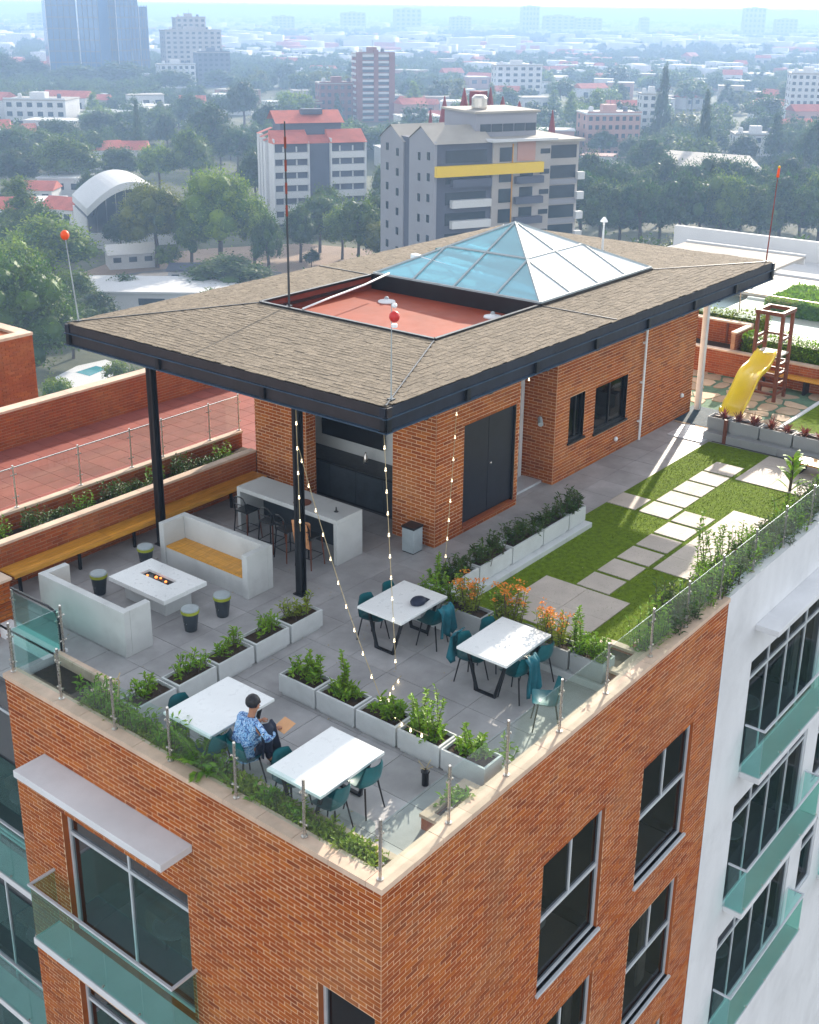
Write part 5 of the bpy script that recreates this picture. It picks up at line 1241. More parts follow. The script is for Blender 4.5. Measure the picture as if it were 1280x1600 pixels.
def patch(name, px, z, m, label):
    p = [at(x, y, GZ) for x, y in px]; tag(build(MB().add([(q.x, q.y, GZ+z) for q in p], [tuple(range(len(p)))]), name, m), label, None, None, 'structure')
patch('earth', [(90,440),(200,400),(330,388),(470,380),(640,395),(640,420),(420,440),(250,470),(120,480)], .01, 'tan_earth', 'bare tan ground under the trees')
patch('road', [(60,480),(180,430),(300,415),(440,425),(440,445),(300,440),(200,455),(90,505)], .02, 'road', 'grey road curving below the trees')
patch('patio', [(85,590),(120,572),(165,562),(200,575),(150,600),(110,612)], .03, 'far_white', 'pale patio around a pool'); patch('pool_water', [(118,582),(150,572),(168,576),(140,588)], .05, 'pool', 'small blue green pool')
PROTECT = []                      # (x0, y0, x1, y1, distance): parts of the picture a filler tree must not cover
def local_root(name, label, cat, px, pybase, dist=None, turn=0.0, group=None, protect=None):
    """root on the ground under pixel px at a distance; local -Y looks back at the camera, turned by turn degrees"""
    g = at(px, pybase, GZ); d = Vector((g.x-CAM.x, g.y-CAM.y, 0))
    if dist: d = d.normalized()*dist; g = Vector((CAM.x+d.x, CAM.y+d.y, GZ))
    t = thing(name, label, cat, (g.x, g.y, GZ), group); t.rotation_euler.z = math.atan2(d.y, d.x)-math.pi/2+R(turn); WL[t.name] = Vector((0,0,0))
    if protect: PROTECT.append((*protect, d.length))
    return t, d.length
WM = {}
def win(parent, x, y, z, w, h, m='far_glass', face='f', name='window', dp=.12):
    key = (round(w,2), round(h,2), m, face)
    if key not in WM:
        q = MB().box(-w/2, w/2, -dp, .02, 0, h) if face == 'f' else MB().box(-dp, .02, -w/2, w/2, 0, h); WM[key] = mesh_of(q, name, m)
    o = bpy.data.objects.new(name, WM[key]); link(o, parent); o.location = (x, y, z); return o
def L(parent, name, m, *boxes, **k):
    q = MB()
    for b in boxes: q.box(*b)
    return build(q, name, m, parent, **k)
# grey apartment block with the yellow band
t, D = local_root('grey_apartment_block', 'large grey gabled apartment block with a bright yellow balcony band', 'building', 676, 500, 172, 27, protect=(600, 150, 905, 395))
TP = 30.4
L(t, 'front_wall', 'far_slate', (0, 9.2, .0, 17, 0, TP)); L(t, 'front_wall', 'far_cream', (9.2, 19, -.3, 17, 0, TP)); L(t, 'front_wall', 'far_cream', (19, 24.5, .6, 17, 0, TP-.6))
sw = MB(); sw.v = [(-.2,-.2,0),(-.2,8.0,0),(-.2,8.0,TP),(-.2,4.0,TP+1.9),(-.2,-.2,TP), (.2,-.2,0),(.2,8.0,0),(.2,8.0,TP),(.2,4.0,TP+1.9),(.2,-.2,TP)]
sw.f = [(0,1,2,3,4),(9,8,7,6,5),(0,5,6,1),(1,6,7,2),(2,7,8,3),(3,8,9,4),(4,9,5,0)]; build(sw, 'gable_wall', 'far_grey', t)
sw2 = MB(); sw2.v = [(v[0], v[1]+10.2, v[2]-.6) for v in sw.v]; sw2.f = sw.f; build(sw2, 'gable_wall', 'far_grey', t)
L(t, 'side_recess', 'far_cream', (.4, 2, 8, 10, 0, TP-1.5))
rfm = MB()
for oy, oz in ((0, 0), (10.2, -.6)):
    rfm.add([(-.4,-.6+oy,TP+oz-.2),(9.2,-.6+oy,TP+oz-.2),(9.2,4+oy,TP+2.0+oz),(-.4,4+oy,TP+2.0+oz),(-.4,8.2+oy,TP+oz-.1),(9.2,8.2+oy,TP+oz-.1)], [(0,1,2,3),(3,2,5,4)])
rfm.box(9.2, 19, -.8, 17, TP, TP+.3).box(19, 25, -.2, 17, TP-.6, TP-.2); build(rfm, 'roof', 'far_roof_tan', t)
L(t, 'penthouse', 'far_grey', (7.6, 17.8, 2.2, 12, TP+.3, TP+3.6)); L(t, 'penthouse_roof', 'far_roof_tan', (7.2, 18.2, 1.8, 12.4, TP+3.6, TP+3.9)); L(t, 'awning', 'far_white', (8.2, 19.2, -1.8, 2.2, TP-.1, TP+.25))
for i in range(5): win(t, 9.2+1.9*i, 2.2, TP+1.0, 1.7, 1.1)
build(MB().lathe([(1.1,0),(1.15,.3),(1.15,1.6),(.8,2.0)], (10.2, 6, TP+3.9), 14), 'water_tank', 'stainless', t)
L(t, 'yellow_band', 'far_yellow', (-.25, 17.4, -1.1, -.35, TP-4.7, TP-3.2)); 
for f in range(8):
    z = TP-3.0-2.95*f
    if z < 2: break
    win(t, 5.0, -.0, z+.1, 6.6, 1.75); win(t, 11.3, -.3, z+.0, 2.0, 2.0); win(t, 14.9, -.3, z, 2.2, 2.1); win(t, 18.0, -.3, z+.9, 1.6, .7); win(t, 21.7, .6, z, 4.6, 1.9)
    if f > 1 or f == 0: pass
    if f >= 1:
        if f != 1: L(t, 'balcony', 'far_white', (2.6, 9.0, -.9, -.03, z+1.95-.1-2.1+.15, z+1.0-2.0+2.0-.1)) if False else None
        zb = z-.25
        L(t, 'balcony', 'far_white' if f > 1 else 'far_slate', (2.4, 8.8, -1.0, -.13, zb-.95+.9+.0, zb+.85+.2)); L(t, 'balcony', 'far_slate', (12.8, 17.4, -1.3, -.42, zb, zb+1.0)); L(t, 'balcony', 'far_white', (24.0, 25.2, -.3, .5, zb, zb+1.1)); L(t, 'spandrel', 'far_grey', (19.2, 24.2, .3, .48, zb-.6, zb+.1))
    for yy, ww in ((1.6, .7), (4.6, .6), (9.1, 1.3), (12.0, .7), (15.6, .7)): win(t, -.2 if yy != 9.1 else .4, yy, z+.3*(yy % 2), ww, 1.1, face='s')
L(t, 'pink_panel', 'far_pink', (13.2, 16.2, -.5, -.31, TP-3.0, TP-.2)); L(t, 'drain', 'wood', (12.35, 12.5, -.5, -.32, 0, TP-.5))
# white block with red roofs
t, D = local_root('white_apartment_block', 'white banded apartment block with sloping red roofs', 'building', 431, 336, 280, 12, protect=(396, 168, 578, 312))
TW = 19.4
L(t, 'core', 'far_slate', (.2, 21.6, .3, 14, 0, TW-.6))
for a, b in ((0, 7.8), (13.4, 21.4)):
    for f in range(8):
        z = TW-3.9-2.95*f
        if z > -1: L(t, 'balcony_band', 'far_white', (a, b, -.8, .4, max(0, z), z+1.45))
        for k in range(2): win(t, a+2.2+3.1*k, .3, z+1.5, .35, 1.2, 'far_white')
    L(t, 'fin', 'far_white', (a-.3, a, -1.0, 5, 0, TW+.6)); L(t, 'fin', 'far_white', (b, b+.3, -1.0, 3, 0, TW-.1))
    build(MB().add([(a-.4,-1.4,TW-.4),(b+.4,-1.4,TW-.4),(b+.4,4,TW+2.2),(a-.4,4,TW+2.2),(a-.4,4,TW-.6),(b+.4,4,TW-.6)], [(0,1,2,3),(3,2,5,4),(0,3,4),(1,5,2)]), 'roof', 'far_roof_red', t)
build(MB().add([(8,.2,TW-.6),(13.2,.2,TW-.6),(13.2,4,TW+1),(8,4,TW+1)], [(0,1,2,3)]), 'roof', 'far_roof_red', t)
L(t, 'upper_storey', 'far_slate', (2.5, 17, 4.2, 12, TW-1, TW+4)); build(MB().add([(1.2,3.2,TW+3.7),(17.6,3.2,TW+3.7),(17.6,9,TW+6.2),(1.2,9,TW+6.2),(1.2,13,TW+4),(17.6,13,TW+4)], [(0,1,2,3),(3,2,5,4)]), 'roof', 'far_roof_red', t)
for k in range(3): 
    L(t, 'side_fin', 'far_white', (-1.0-.0*k, .1, 5.2+3.4*k, 7.4+3.4*k, 0, TW-.4+.5*k)); build(MB().add([(-1.1,5.0+3.4*k,TW-.3+.5*k),(2.4,5.0+3.4*k,TW+1+.5*k),(2.4,7.6+3.4*k,TW+1+.5*k),(-1.1,7.6+3.4*k,TW-.3+.5*k)], [(0,1,2,3)]), 'roof', 'far_roof_red', t)
    for f in range(7): win(t, -.4, 8.3+3.4*k-.3, TW-3-2.95*f, .9, 1.2, face='s')
L(t, 'roof_plant', 'far_slate', (8, 13, 6, 8, TW+5.4, TW+6.6))
# barrel roofed hall
t, D = local_root('barrel_roof_hall', 'hall with a curved white barrel roof and dark glass front', 'building', 137, 357, 258, 8, protect=(130, 252, 270, 362))
ar = MB(); n = 18; W2, Hh = 18.6, 7.4; ins = MB()
pts = [(W2*i/n, 8.2+Hh*math.sin(math.pi*(.10+.78*i/n))-Hh*math.sin(math.pi*.10)*.9) for i in range(n+1)]
for (x, z) in pts:
    for (y, dz) in ((-1.2, 0), (20, 0), (20, -1.5), (-1.2, -1.5)): ar.v.append((x, y, z+dz+.2))
for i in range(n):
    for k in range(4): ar.f.append((4*i+k, 4*i+(k+1) % 4, 4*i+4+(k+1) % 4, 4*i+4+k))
ar.f += [(0,1,2,3), (4*n+3,4*n+2,4*n+1,4*n)]; build(ar, 'barrel_roof', 'far_white', t)
for i in range(9):
    x0, x1 = W2*i/9+.06, W2*(i+1)/9-.06; build(MB().add([(x0,0,3.4),(x1,0,3.4),(x1,0,pts[2*i+2][1]-1.4),(x0,0,pts[2*i][1]-1.4)], [(0,1,2,3)]), 'glass_bay', 'far_glass', t)
L(t, 'front_wall', 'far_white', (0, W2, -.1, 19.5, 0, 3.35)); L(t, 'side_wall', 'far_white', (-.1, .2, 0, 19.5, 3.35, 6.4)); L(t, 'inner_wall', 'far_slate', (.3, W2-.2, .3, 19, 3.4, 7.0))
# generic gridded block
def block(label, px, pyb, w, h, d, m, cols, rows, dist=None, turn=20, win_m='far_glass', roof='far_roof_tan', band=None, protect=None, name='apartment_block', side=True, group=None):
    t, D = local_root(name, label, 'building', px, pyb, dist, turn, group, protect); L(t, 'walls', m, (0, w, 0, d, 0, h)); L(t, 'roof', roof, (-.3, w+.3, -.3, d+.3, h, h+.5))
    L(t, 'stair_head', m, (w*.35, w*.6, d*.3, d*.6, h+.5, h+3)); L(t, 'parapet', m, (-.1, w+.1, -.32, -.05, h+.5, h+1.1)); ph = h/rows
    for k in range(2): build(MB().lathe([(.9,0),(.9,1.5),(.5,1.9)], (w*(.15+.65*k), d*.45, h+.5), 10), 'water_tank', 'far_slate' if k else 'far_white', t)
    build(MB().tube([(w*.5,d*.4,h+3),(w*.5,d*.4,h+6)], .08, 5), 'aerial', 'far_slate', t)
    for r in range(rows):
        if band:
            L(t, 'band', band, (-.35, w+.35, -.35, d, r*ph+ph*.62, (r+1)*ph-.05)); win(t, w/2, 0, r*ph+.4, w*.96, ph*.5, win_m)
        else:
            for c in range(cols): win(t, w*(c+.5)/cols, 0, r*ph+ph*.3, w/cols*.52, ph*.5, win_m)
        if side:
            for c in range(max(2, int(d/5))): win(t, 0, d*(c+.5)/max(2, int(d/5)), r*ph+ph*.3, 1.4, ph*.5, win_m, face='s')
    return t, D
block('tall tan apartment tower with a stepped roof right of the glass towers', 262, 122, 38, 33, 18, 'far_cream', 9, 11, 850, 12, protect=(250,20,362,130))
block('upper stepped part of the tan apartment tower on the skyline', 280, 121, 20, 41, 14, 'far_cream', 5, 13, 862, 12)
block('lower dark wing in front of the tan apartment tower', 310, 127, 21, 21, 12, 'far_slate', 6, 7, 800, 12)
block('low white office wing left of the tan apartment tower', 252, 126, 22, 14, 14, 'far_white', 6, 4, 790, 12)
block('red brown round cornered tower with white balcony bands', 561, 178, 15.5, 29, 13, 'far_brown', 5, 11, 553, 14, band='far_white', protect=(552,70,622,182))
L(bpy.data.objects['apartment_block.004'], 'corner_pier', 'far_brown', (-.9, 1.5, -.9, 1.5, 0, 30), (13.8, 16.4, -.9, 1.5, 0, 30), (6.8, 8.8, -.9, .5, 0, 31))
block('low red brown block beside the banded tower', 500, 180, 18, 16, 14, 'far_brown', 6, 5, 560, 8)
block('long low red brown base below the banded tower', 447, 186, 16, 9, 14, 'far_brown', 5, 3, 540, 8)
block('pink and brown apartment block left of the tall cypress spire', 916, 224, 19, 14.5, 14, 'far_pink', 8, 5, 428, 16, roof='far_white', protect=(905,155,1005,226))
block('white apartment tower fading in the haze at the right edge', 1232, 167, 17, 22, 14, 'far_white', 6, 8, 590, 8, protect=(1226,95,1280,168))
block('white low building right of the cypress spires', 1150, 214, 16, 7, 12, 'far_white', 5, 2, 450, 10, protect=(1140,180,1216,216))
block('small white apartment block in the haze behind the grey block', 775, 148, 26, 19, 12, 'far_white', 6, 6, 690, 14)
block('wide white office building with dark bands on the far left', 8, 182, 26, 11, 18, 'far_white', 6, 3, 540, -22, protect=(0,130,105,185))
block('long white warehouse roof below the skyline', 458, 124, 46, 5, 22, 'far_white', 8, 1, 900, 4, roof='far_white')
block('white warehouse right of the long white roof', 560, 128, 20, 5, 16, 'far_white', 5, 1, 830, 4, roof='far_white')
block('thin white tower in the haze left of the spire', 1000, 205, 9, 17, 9, 'far_white', 3, 6, 500, 12)
for i, (px, h, w) in enumerate(((536,30,46),(618,38,52),(815,45,34),(850,28,60),(900,24,50),(1000,26,16),(1160,46,40),(1210,26,40),(705,24,40),(50,24,60),(430,22,40))):
    block('pale grey high rise on the hazy skyline, '+['left of the banded tower','wide one right of the banded tower','squarish one above the grey block','low one right of centre','low one farther right','slim one above the cypress','tall one at the right','low one beside it at the right','low one left of centre','at the left edge','left of the middle'][i], px, 66, w, h+10, 30, 'far_grey', 5, 6, 2500, 10, side=False)
# blue glass towers
def gtower(label, px0, px1, dist, h, turn, dep):
    t, D = local_root('glass_tower', label, 'building', px0, 120, dist, turn, 'blue glass towers on the left skyline'); w = (px1-px0)*dist/FPX/math.cos(R(turn))*.9
    L(t, 'curtain_wall', 'blue_glass', (0, w, 0, dep, 0, h)); n = max(3, int(w/3.2))
    for i in range(n+1): L(t, 'fin', 'far_white' if i % 6 == 0 else 'far_slate', (w*i/n-.18, w*i/n+.18, -.5, -.02, 0, h+1))
    for f in range(int(h/7)): L(t, 'floor_band', 'far_slate', (-.1, w+.1, -.12, -.01, 7*f+5.8, 7*f+6.6))
    return t
gtower('tallest blue glass tower cut by the top of the photo', 80, 126, 850, 60, 6, 20); gtower('pale lit glass tower joined to the tallest one', 129, 160, 846, 59, -22, 18); gtower('narrow glass tower right of the pale lit one', 164, 186, 870, 60, 8, 16)
gtower('stepped glass tower in the middle of the group', 188, 208, 860, 60, 8, 16); gtower('second last glass tower of the group', 206, 222, 880, 58.5, 8, 14); gtower('lowest glass tower at the right of the group', 223, 236, 885, 48, 8, 14)
# white hall with tan roof, near the cypress
t, D = local_root('white_hall', 'white hall with a broad tan roof and red panels behind the dark cypresses', 'building', 1046, 270, 350, 10, protect=(1040, 205, 1180, 250))
L(t, 'walls', 'far_white', (0, 25, 0, 16, 0, 7.5)); build(MB().add([(-1,-1,7.5),(26,-1,6.6),(26,17,8.5),(-1,17,10),(-1,-1,7.0),(26,-1,6.1)], [(0,1,2,3),(4,5,1,0)]), 'roof', 'far_roof_tan', t)
for i in range(3): L(t, 'red_panel', 'far_roof_red', (9+5*i, 12.5+5*i, -.15, -.02, 2.5, 6)) 
L(t, 'annex', 'far_white', (12, 27, -6, -.2, 0, 4))
# near right: white flat roofed building
def corner(px, py, z): p = at(px, py, z); return (p.x, p.y)
t = thing('white_roofed_building', 'large low building with white parapets and tan canopies beyond the playground', 'building', (0,0,0)); q0 = [corner(1057,362,-10), corner(1300,392,-10), corner(1330,470,-10), corner(1130,420,-10)]
d0 = Vector((q0[0][0]-q0[1][0], q0[0][1]-q0[1][1], 0)).normalized(); nn = Vector((d0.y, -d0.x, 0)); nn = nn if nn.dot(Vector((VX,VY,0))) < 0 else -nn
A_ = Vector((*q0[0], 0)); B_ = Vector((*q0[1], 0))-d0*14; mk_ = MB()
def bbox(mb, A, Bq, inw, z0, z1): mb.prism([(A.x,A.y),(Bq.x,Bq.y),(Bq.x+nn.x*inw,Bq.y+nn.y*inw),(A.x+nn.x*inw,A.y+nn.y*inw)], z0, z1)
bbox(mk_, A_, B_, .5, GZ, -9.3); bbox(mk_, A_+nn*.5, B_+nn*.5, 26, GZ, -11.2); build(mk_, 'parapet_and_roof', 'far_white', t)
for k, (s0, s1, a, b, z) in enumerate(((.12,.5,5,13,-10.0),(.35,1.0,12,20,-10.4),(.55,1.1,21,29,-10.6))):
    P0, P1 = A_.lerp(B_, s0)+nn*a, A_.lerp(B_, s1)+nn*a; m2 = MB(); bbox(m2, P0, P1, b-a, z, z+.2); build(m2, 'canopy_roof', 'path_tile' if k else 'far_roof_tan', t); m2 = MB(); bbox(m2, P0, P1, .3, z-.5, z+.35); build(m2, 'canopy_edge', 'far_white', t)
hp = at(1250, 462, -9.0); hedge(hp.x-1, hp.x+5, hp.y-5, hp.y+2, -10.8, -9.4, 'rounded dark green hedge in front of the white roofs', 16000, 'leaf_bright', 6, 3.2)
# ------------------------------------------------------------------ trees
def icos(sub=2):
    bm = bmesh.new(); bmesh.ops.create_icosphere(bm, subdivisions=sub, radius=1); v = [tuple(x.co) for x in bm.verts]; f = [tuple(x.index for x in g.verts) for g in bm.faces]; bm.free(); return v, f
IV, IF = icos(2); I1V, I1F = icos(1)
def crown(seed, nl, leafsz, shape='round', clumps=34):
    """unit crown: radius 1, height 1.5; big lumps of leaves around a ragged core"""
    rr = random.Random(seed); f = MB(); cl = []
    for i in range(clumps):
        d = rdir(rr, -.55, 1); 
        if shape == 'cone': z = rr.random()**1.3; rad = (1-z)*.8+.06; a = rr.uniform(0, 6.28); c = Vector((rad*math.cos(a)*.8, rad*math.sin(a)*.8, z*1.9-.3)); r = .16+.2*(1-z)
        elif shape == 'spire': z = rr.random(); rad = .75*(1-z)**.8; a = rr.uniform(0, 6.28); c = Vector((rad*math.cos(a), rad*math.sin(a), z*2-.4)); r = .16+.3*(1-z)
        elif shape == 'flat': c = Vector((d.x*.8, d.y*.8, d.z*.28+.1)); r = rr.uniform(.22, .38)
        else: c = Vector((d.x*.70, d.y*.70, d.z*.62))*rr.uniform(.6, 1.08); r = rr.uniform(.17, .36)
        cl.append((c, r))
    for (c, r) in cl:
        k = len(f.v); f.v += [(c.x+x*r*.62*(1+.2*math.sin(7*y+c.x*9)), c.y+y*r*.62, c.z+z*r*.58) for x, y, z in (I1V if nl < 4000 else IV)]; f.f += [tuple(q+k for q in g) for g in (I1F if nl < 4000 else IF)]
        for j in range(nl//clumps):
            d = rdir(rr, -.6, 1); p = c+d*r*(rr.uniform(.55, 1.05) if rr.random() < .8 else rr.uniform(1.0, 1.45))
            leaf(f.v, f.f, p, (d+rdir(rr)*.8), (0,0,1), leafsz*rr.uniform(.6, 1.5), leafsz*rr.uniform(.5, .9))
    return mesh_of(f, 'crown', 'leaf_tree')
CR = {'near': [crown(s, 20000, .05, clumps=90) for s in (1, 2)], 'mid': [crown(s, 6500, .075, clumps=56) for s in (3, 4, 5, 6)], 'small': [crown(s, 1700, .12, clumps=30) for s in (7, 8, 9)],
      'cone': [crown(10, 2600, .08, 'cone', 60)], 'spire': [crown(11, 3000, .09, 'spire', 60)], 'flat': [crown(12, 3000, .07, 'flat', 30)]}
tk = MB().tube([(0,0,0),(.04,.02,.35),(0,.05,.7),(.02,0,1)], [.05,.04,.035,.02], 7)
for a in range(5): tk.tube([(0,.02,.45+.06*a), (.16*math.cos(a*1.3), .16*math.sin(a*1.3), .72+.04*a)], [.02,.008], 5)
TK = mesh_of(tk, 'trunk', 'trunk')
def tree(x, y, h, w, kind, col, label, idx=0, group=None, cat='tree', z=GZ):
    t = thing('tree' if kind not in ('cone', 'spire') else 'conifer', label, cat, (x, y, z), group); me = CR[kind][idx % len(CR[kind])]
    o = bpy.data.objects.new('crown', me); link(o, t); tall = kind in ('cone', 'spire'); k = h/2.1 if tall else h*.46
    o.scale = (w/2, w/2, k); o.location = (0, 0, h*.22 if tall else h*.56); o.rotation_euler.z = idx*2.1; o.color = (*col, 1)
    q = bpy.data.objects.new('trunk', TK); link(q, t); q.scale = (h*.55, h*.55, h*(.3 if tall else .75)); return t
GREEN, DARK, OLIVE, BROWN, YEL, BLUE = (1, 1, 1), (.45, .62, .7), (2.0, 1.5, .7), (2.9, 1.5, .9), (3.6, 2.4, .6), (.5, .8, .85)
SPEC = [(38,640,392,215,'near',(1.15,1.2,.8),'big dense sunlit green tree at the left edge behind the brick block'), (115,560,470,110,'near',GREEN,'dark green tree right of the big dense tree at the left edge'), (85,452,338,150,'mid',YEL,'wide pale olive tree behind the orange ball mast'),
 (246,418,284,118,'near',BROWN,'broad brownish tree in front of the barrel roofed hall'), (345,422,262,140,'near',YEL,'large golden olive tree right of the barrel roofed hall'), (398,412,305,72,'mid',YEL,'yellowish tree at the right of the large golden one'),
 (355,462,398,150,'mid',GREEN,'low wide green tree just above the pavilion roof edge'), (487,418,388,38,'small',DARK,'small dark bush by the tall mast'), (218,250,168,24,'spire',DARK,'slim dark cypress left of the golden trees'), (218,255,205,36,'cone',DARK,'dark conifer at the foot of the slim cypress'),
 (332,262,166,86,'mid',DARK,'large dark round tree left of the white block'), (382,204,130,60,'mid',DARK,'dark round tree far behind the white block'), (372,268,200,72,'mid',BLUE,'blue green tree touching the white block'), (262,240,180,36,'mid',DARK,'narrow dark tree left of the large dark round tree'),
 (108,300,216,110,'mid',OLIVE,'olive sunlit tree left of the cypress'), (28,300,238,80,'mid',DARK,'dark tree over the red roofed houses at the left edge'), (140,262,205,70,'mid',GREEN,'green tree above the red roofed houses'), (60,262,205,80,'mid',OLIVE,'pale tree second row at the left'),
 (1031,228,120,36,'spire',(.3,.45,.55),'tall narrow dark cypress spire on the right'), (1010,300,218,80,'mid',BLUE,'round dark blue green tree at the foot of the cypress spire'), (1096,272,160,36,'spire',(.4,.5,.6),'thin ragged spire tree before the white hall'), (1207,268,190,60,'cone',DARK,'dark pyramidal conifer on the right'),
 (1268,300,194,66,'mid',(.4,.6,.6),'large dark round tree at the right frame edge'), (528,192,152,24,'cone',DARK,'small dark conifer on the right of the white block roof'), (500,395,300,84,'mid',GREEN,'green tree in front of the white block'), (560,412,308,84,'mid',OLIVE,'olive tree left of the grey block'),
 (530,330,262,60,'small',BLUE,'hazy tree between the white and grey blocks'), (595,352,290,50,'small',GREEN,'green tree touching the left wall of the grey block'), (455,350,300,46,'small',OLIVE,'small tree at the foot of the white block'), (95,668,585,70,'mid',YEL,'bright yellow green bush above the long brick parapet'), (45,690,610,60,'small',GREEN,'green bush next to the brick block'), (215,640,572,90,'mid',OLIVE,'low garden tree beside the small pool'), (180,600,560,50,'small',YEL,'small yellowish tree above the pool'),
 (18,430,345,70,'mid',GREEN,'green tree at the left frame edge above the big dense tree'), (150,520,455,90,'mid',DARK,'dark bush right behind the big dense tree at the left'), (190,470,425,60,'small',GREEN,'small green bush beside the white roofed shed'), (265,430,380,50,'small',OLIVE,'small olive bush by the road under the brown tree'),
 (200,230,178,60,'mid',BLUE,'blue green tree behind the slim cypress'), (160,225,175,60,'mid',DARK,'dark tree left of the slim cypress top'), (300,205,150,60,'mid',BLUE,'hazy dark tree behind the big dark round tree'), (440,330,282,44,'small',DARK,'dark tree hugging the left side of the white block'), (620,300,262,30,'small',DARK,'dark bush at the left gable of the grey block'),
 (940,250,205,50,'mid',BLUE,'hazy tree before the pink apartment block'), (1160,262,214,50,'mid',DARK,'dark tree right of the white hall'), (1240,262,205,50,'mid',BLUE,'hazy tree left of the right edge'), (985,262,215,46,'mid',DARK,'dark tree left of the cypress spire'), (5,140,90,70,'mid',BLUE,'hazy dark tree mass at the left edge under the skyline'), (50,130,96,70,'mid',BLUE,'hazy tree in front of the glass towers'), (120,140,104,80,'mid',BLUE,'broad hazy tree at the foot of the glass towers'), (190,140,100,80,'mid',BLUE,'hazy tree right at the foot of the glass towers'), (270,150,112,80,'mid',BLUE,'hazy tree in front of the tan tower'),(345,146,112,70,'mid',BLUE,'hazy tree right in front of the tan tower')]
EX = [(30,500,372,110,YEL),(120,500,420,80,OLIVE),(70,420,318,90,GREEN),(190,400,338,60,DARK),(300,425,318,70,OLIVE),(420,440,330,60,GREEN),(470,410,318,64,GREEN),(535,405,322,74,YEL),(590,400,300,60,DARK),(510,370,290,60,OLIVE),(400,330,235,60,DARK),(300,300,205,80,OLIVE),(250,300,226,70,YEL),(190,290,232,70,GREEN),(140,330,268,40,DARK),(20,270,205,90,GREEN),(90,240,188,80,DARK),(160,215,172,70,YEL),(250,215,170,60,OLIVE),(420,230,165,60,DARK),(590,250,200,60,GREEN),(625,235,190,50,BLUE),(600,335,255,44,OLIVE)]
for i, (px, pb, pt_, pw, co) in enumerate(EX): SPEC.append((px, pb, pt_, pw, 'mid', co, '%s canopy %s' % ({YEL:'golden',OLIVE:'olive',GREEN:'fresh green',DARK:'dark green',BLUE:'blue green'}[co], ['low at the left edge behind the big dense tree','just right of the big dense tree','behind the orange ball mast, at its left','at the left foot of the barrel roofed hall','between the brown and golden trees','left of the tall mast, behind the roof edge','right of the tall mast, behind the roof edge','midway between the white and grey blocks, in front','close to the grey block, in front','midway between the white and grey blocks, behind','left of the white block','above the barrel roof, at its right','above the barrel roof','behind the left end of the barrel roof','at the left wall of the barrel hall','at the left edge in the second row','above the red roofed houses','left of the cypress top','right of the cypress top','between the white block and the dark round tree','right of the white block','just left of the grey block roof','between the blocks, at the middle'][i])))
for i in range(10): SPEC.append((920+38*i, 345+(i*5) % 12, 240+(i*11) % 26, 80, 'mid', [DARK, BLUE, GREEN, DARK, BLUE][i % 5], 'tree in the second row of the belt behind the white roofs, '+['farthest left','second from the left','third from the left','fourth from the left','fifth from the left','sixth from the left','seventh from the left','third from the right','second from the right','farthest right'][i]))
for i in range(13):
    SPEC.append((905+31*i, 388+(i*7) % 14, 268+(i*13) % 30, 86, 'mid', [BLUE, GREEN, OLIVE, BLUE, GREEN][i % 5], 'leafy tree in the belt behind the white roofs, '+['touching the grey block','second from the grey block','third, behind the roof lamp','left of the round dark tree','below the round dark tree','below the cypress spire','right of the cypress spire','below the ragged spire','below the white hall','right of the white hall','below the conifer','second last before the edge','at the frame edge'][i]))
for i, (px, pb, pt_, pw, kd, co, lb) in enumerate(SPEC):
    g = at(px, pb, GZ); D = (Vector((g.x, g.y, 0))-Vector((CAM.x, CAM.y, 0))).length; h = (pb-pt_)*D/FPX*1.02
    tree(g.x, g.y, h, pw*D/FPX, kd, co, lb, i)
    PROTECT.append((px-pw/2, pt_, px+pw/2, pb-(pb-pt_)*.3, D))
LMK = [(157,840,'the blue glass towers'),(308,840,'the tan tower'),(52,540,'the wide white office'),(587,553,'the banded tower'),(485,280,'the white banded block'),(755,172,'the grey block'),(957,428,'the pink block'),(1110,350,'the white hall'),(1031,400,'the cypress spire'),
  (200,258,'the barrel hall'),(1255,590,'the hazy white tower'),(810,690,'the small hazy block'),(1180,450,'the low white building'),(500,900,'the long warehouse'),(60,262,'the red roofed houses'),(345,222,'the golden olive tree'),(218,380,'the slim cypress'),(1268,320,'the dark edge tree'),(660,900,'the middle skyline')]
def where(px, D, side=True):
    b = min(LMK, key=lambda q: abs(q[0]-px)/70+abs(math.log(q[1]/D))*2.2)
    r = 'far behind' if D > b[1]*1.35 else 'behind' if D > b[1]*1.08 else 'far in front' if D < b[1]*.72 else 'in front' if D < b[1]*.93 else 'directly beside'
    if not side or abs(px-b[0]) < 14: return r+(' of ' if 'front' in r else ' ')+b[2]
    return r+(' and right of ' if px > b[0] else ' and left of ')+b[2]
def covered(px, y0, y1, hw, D):
    for (a, b, c, d, dd) in PROTECT:
        if D < dd and px+hw > a and px-hw < c and y0 < d and y1 > b: return True
    return False
rr = random.Random(77); n = 0; tries = 0
kinds = [(GREEN, 'green'), (DARK, 'dark green'), (OLIVE, 'olive'), (BLUE, 'blue green'), (BROWN, 'brownish'), (YEL, 'pale yellow green')]
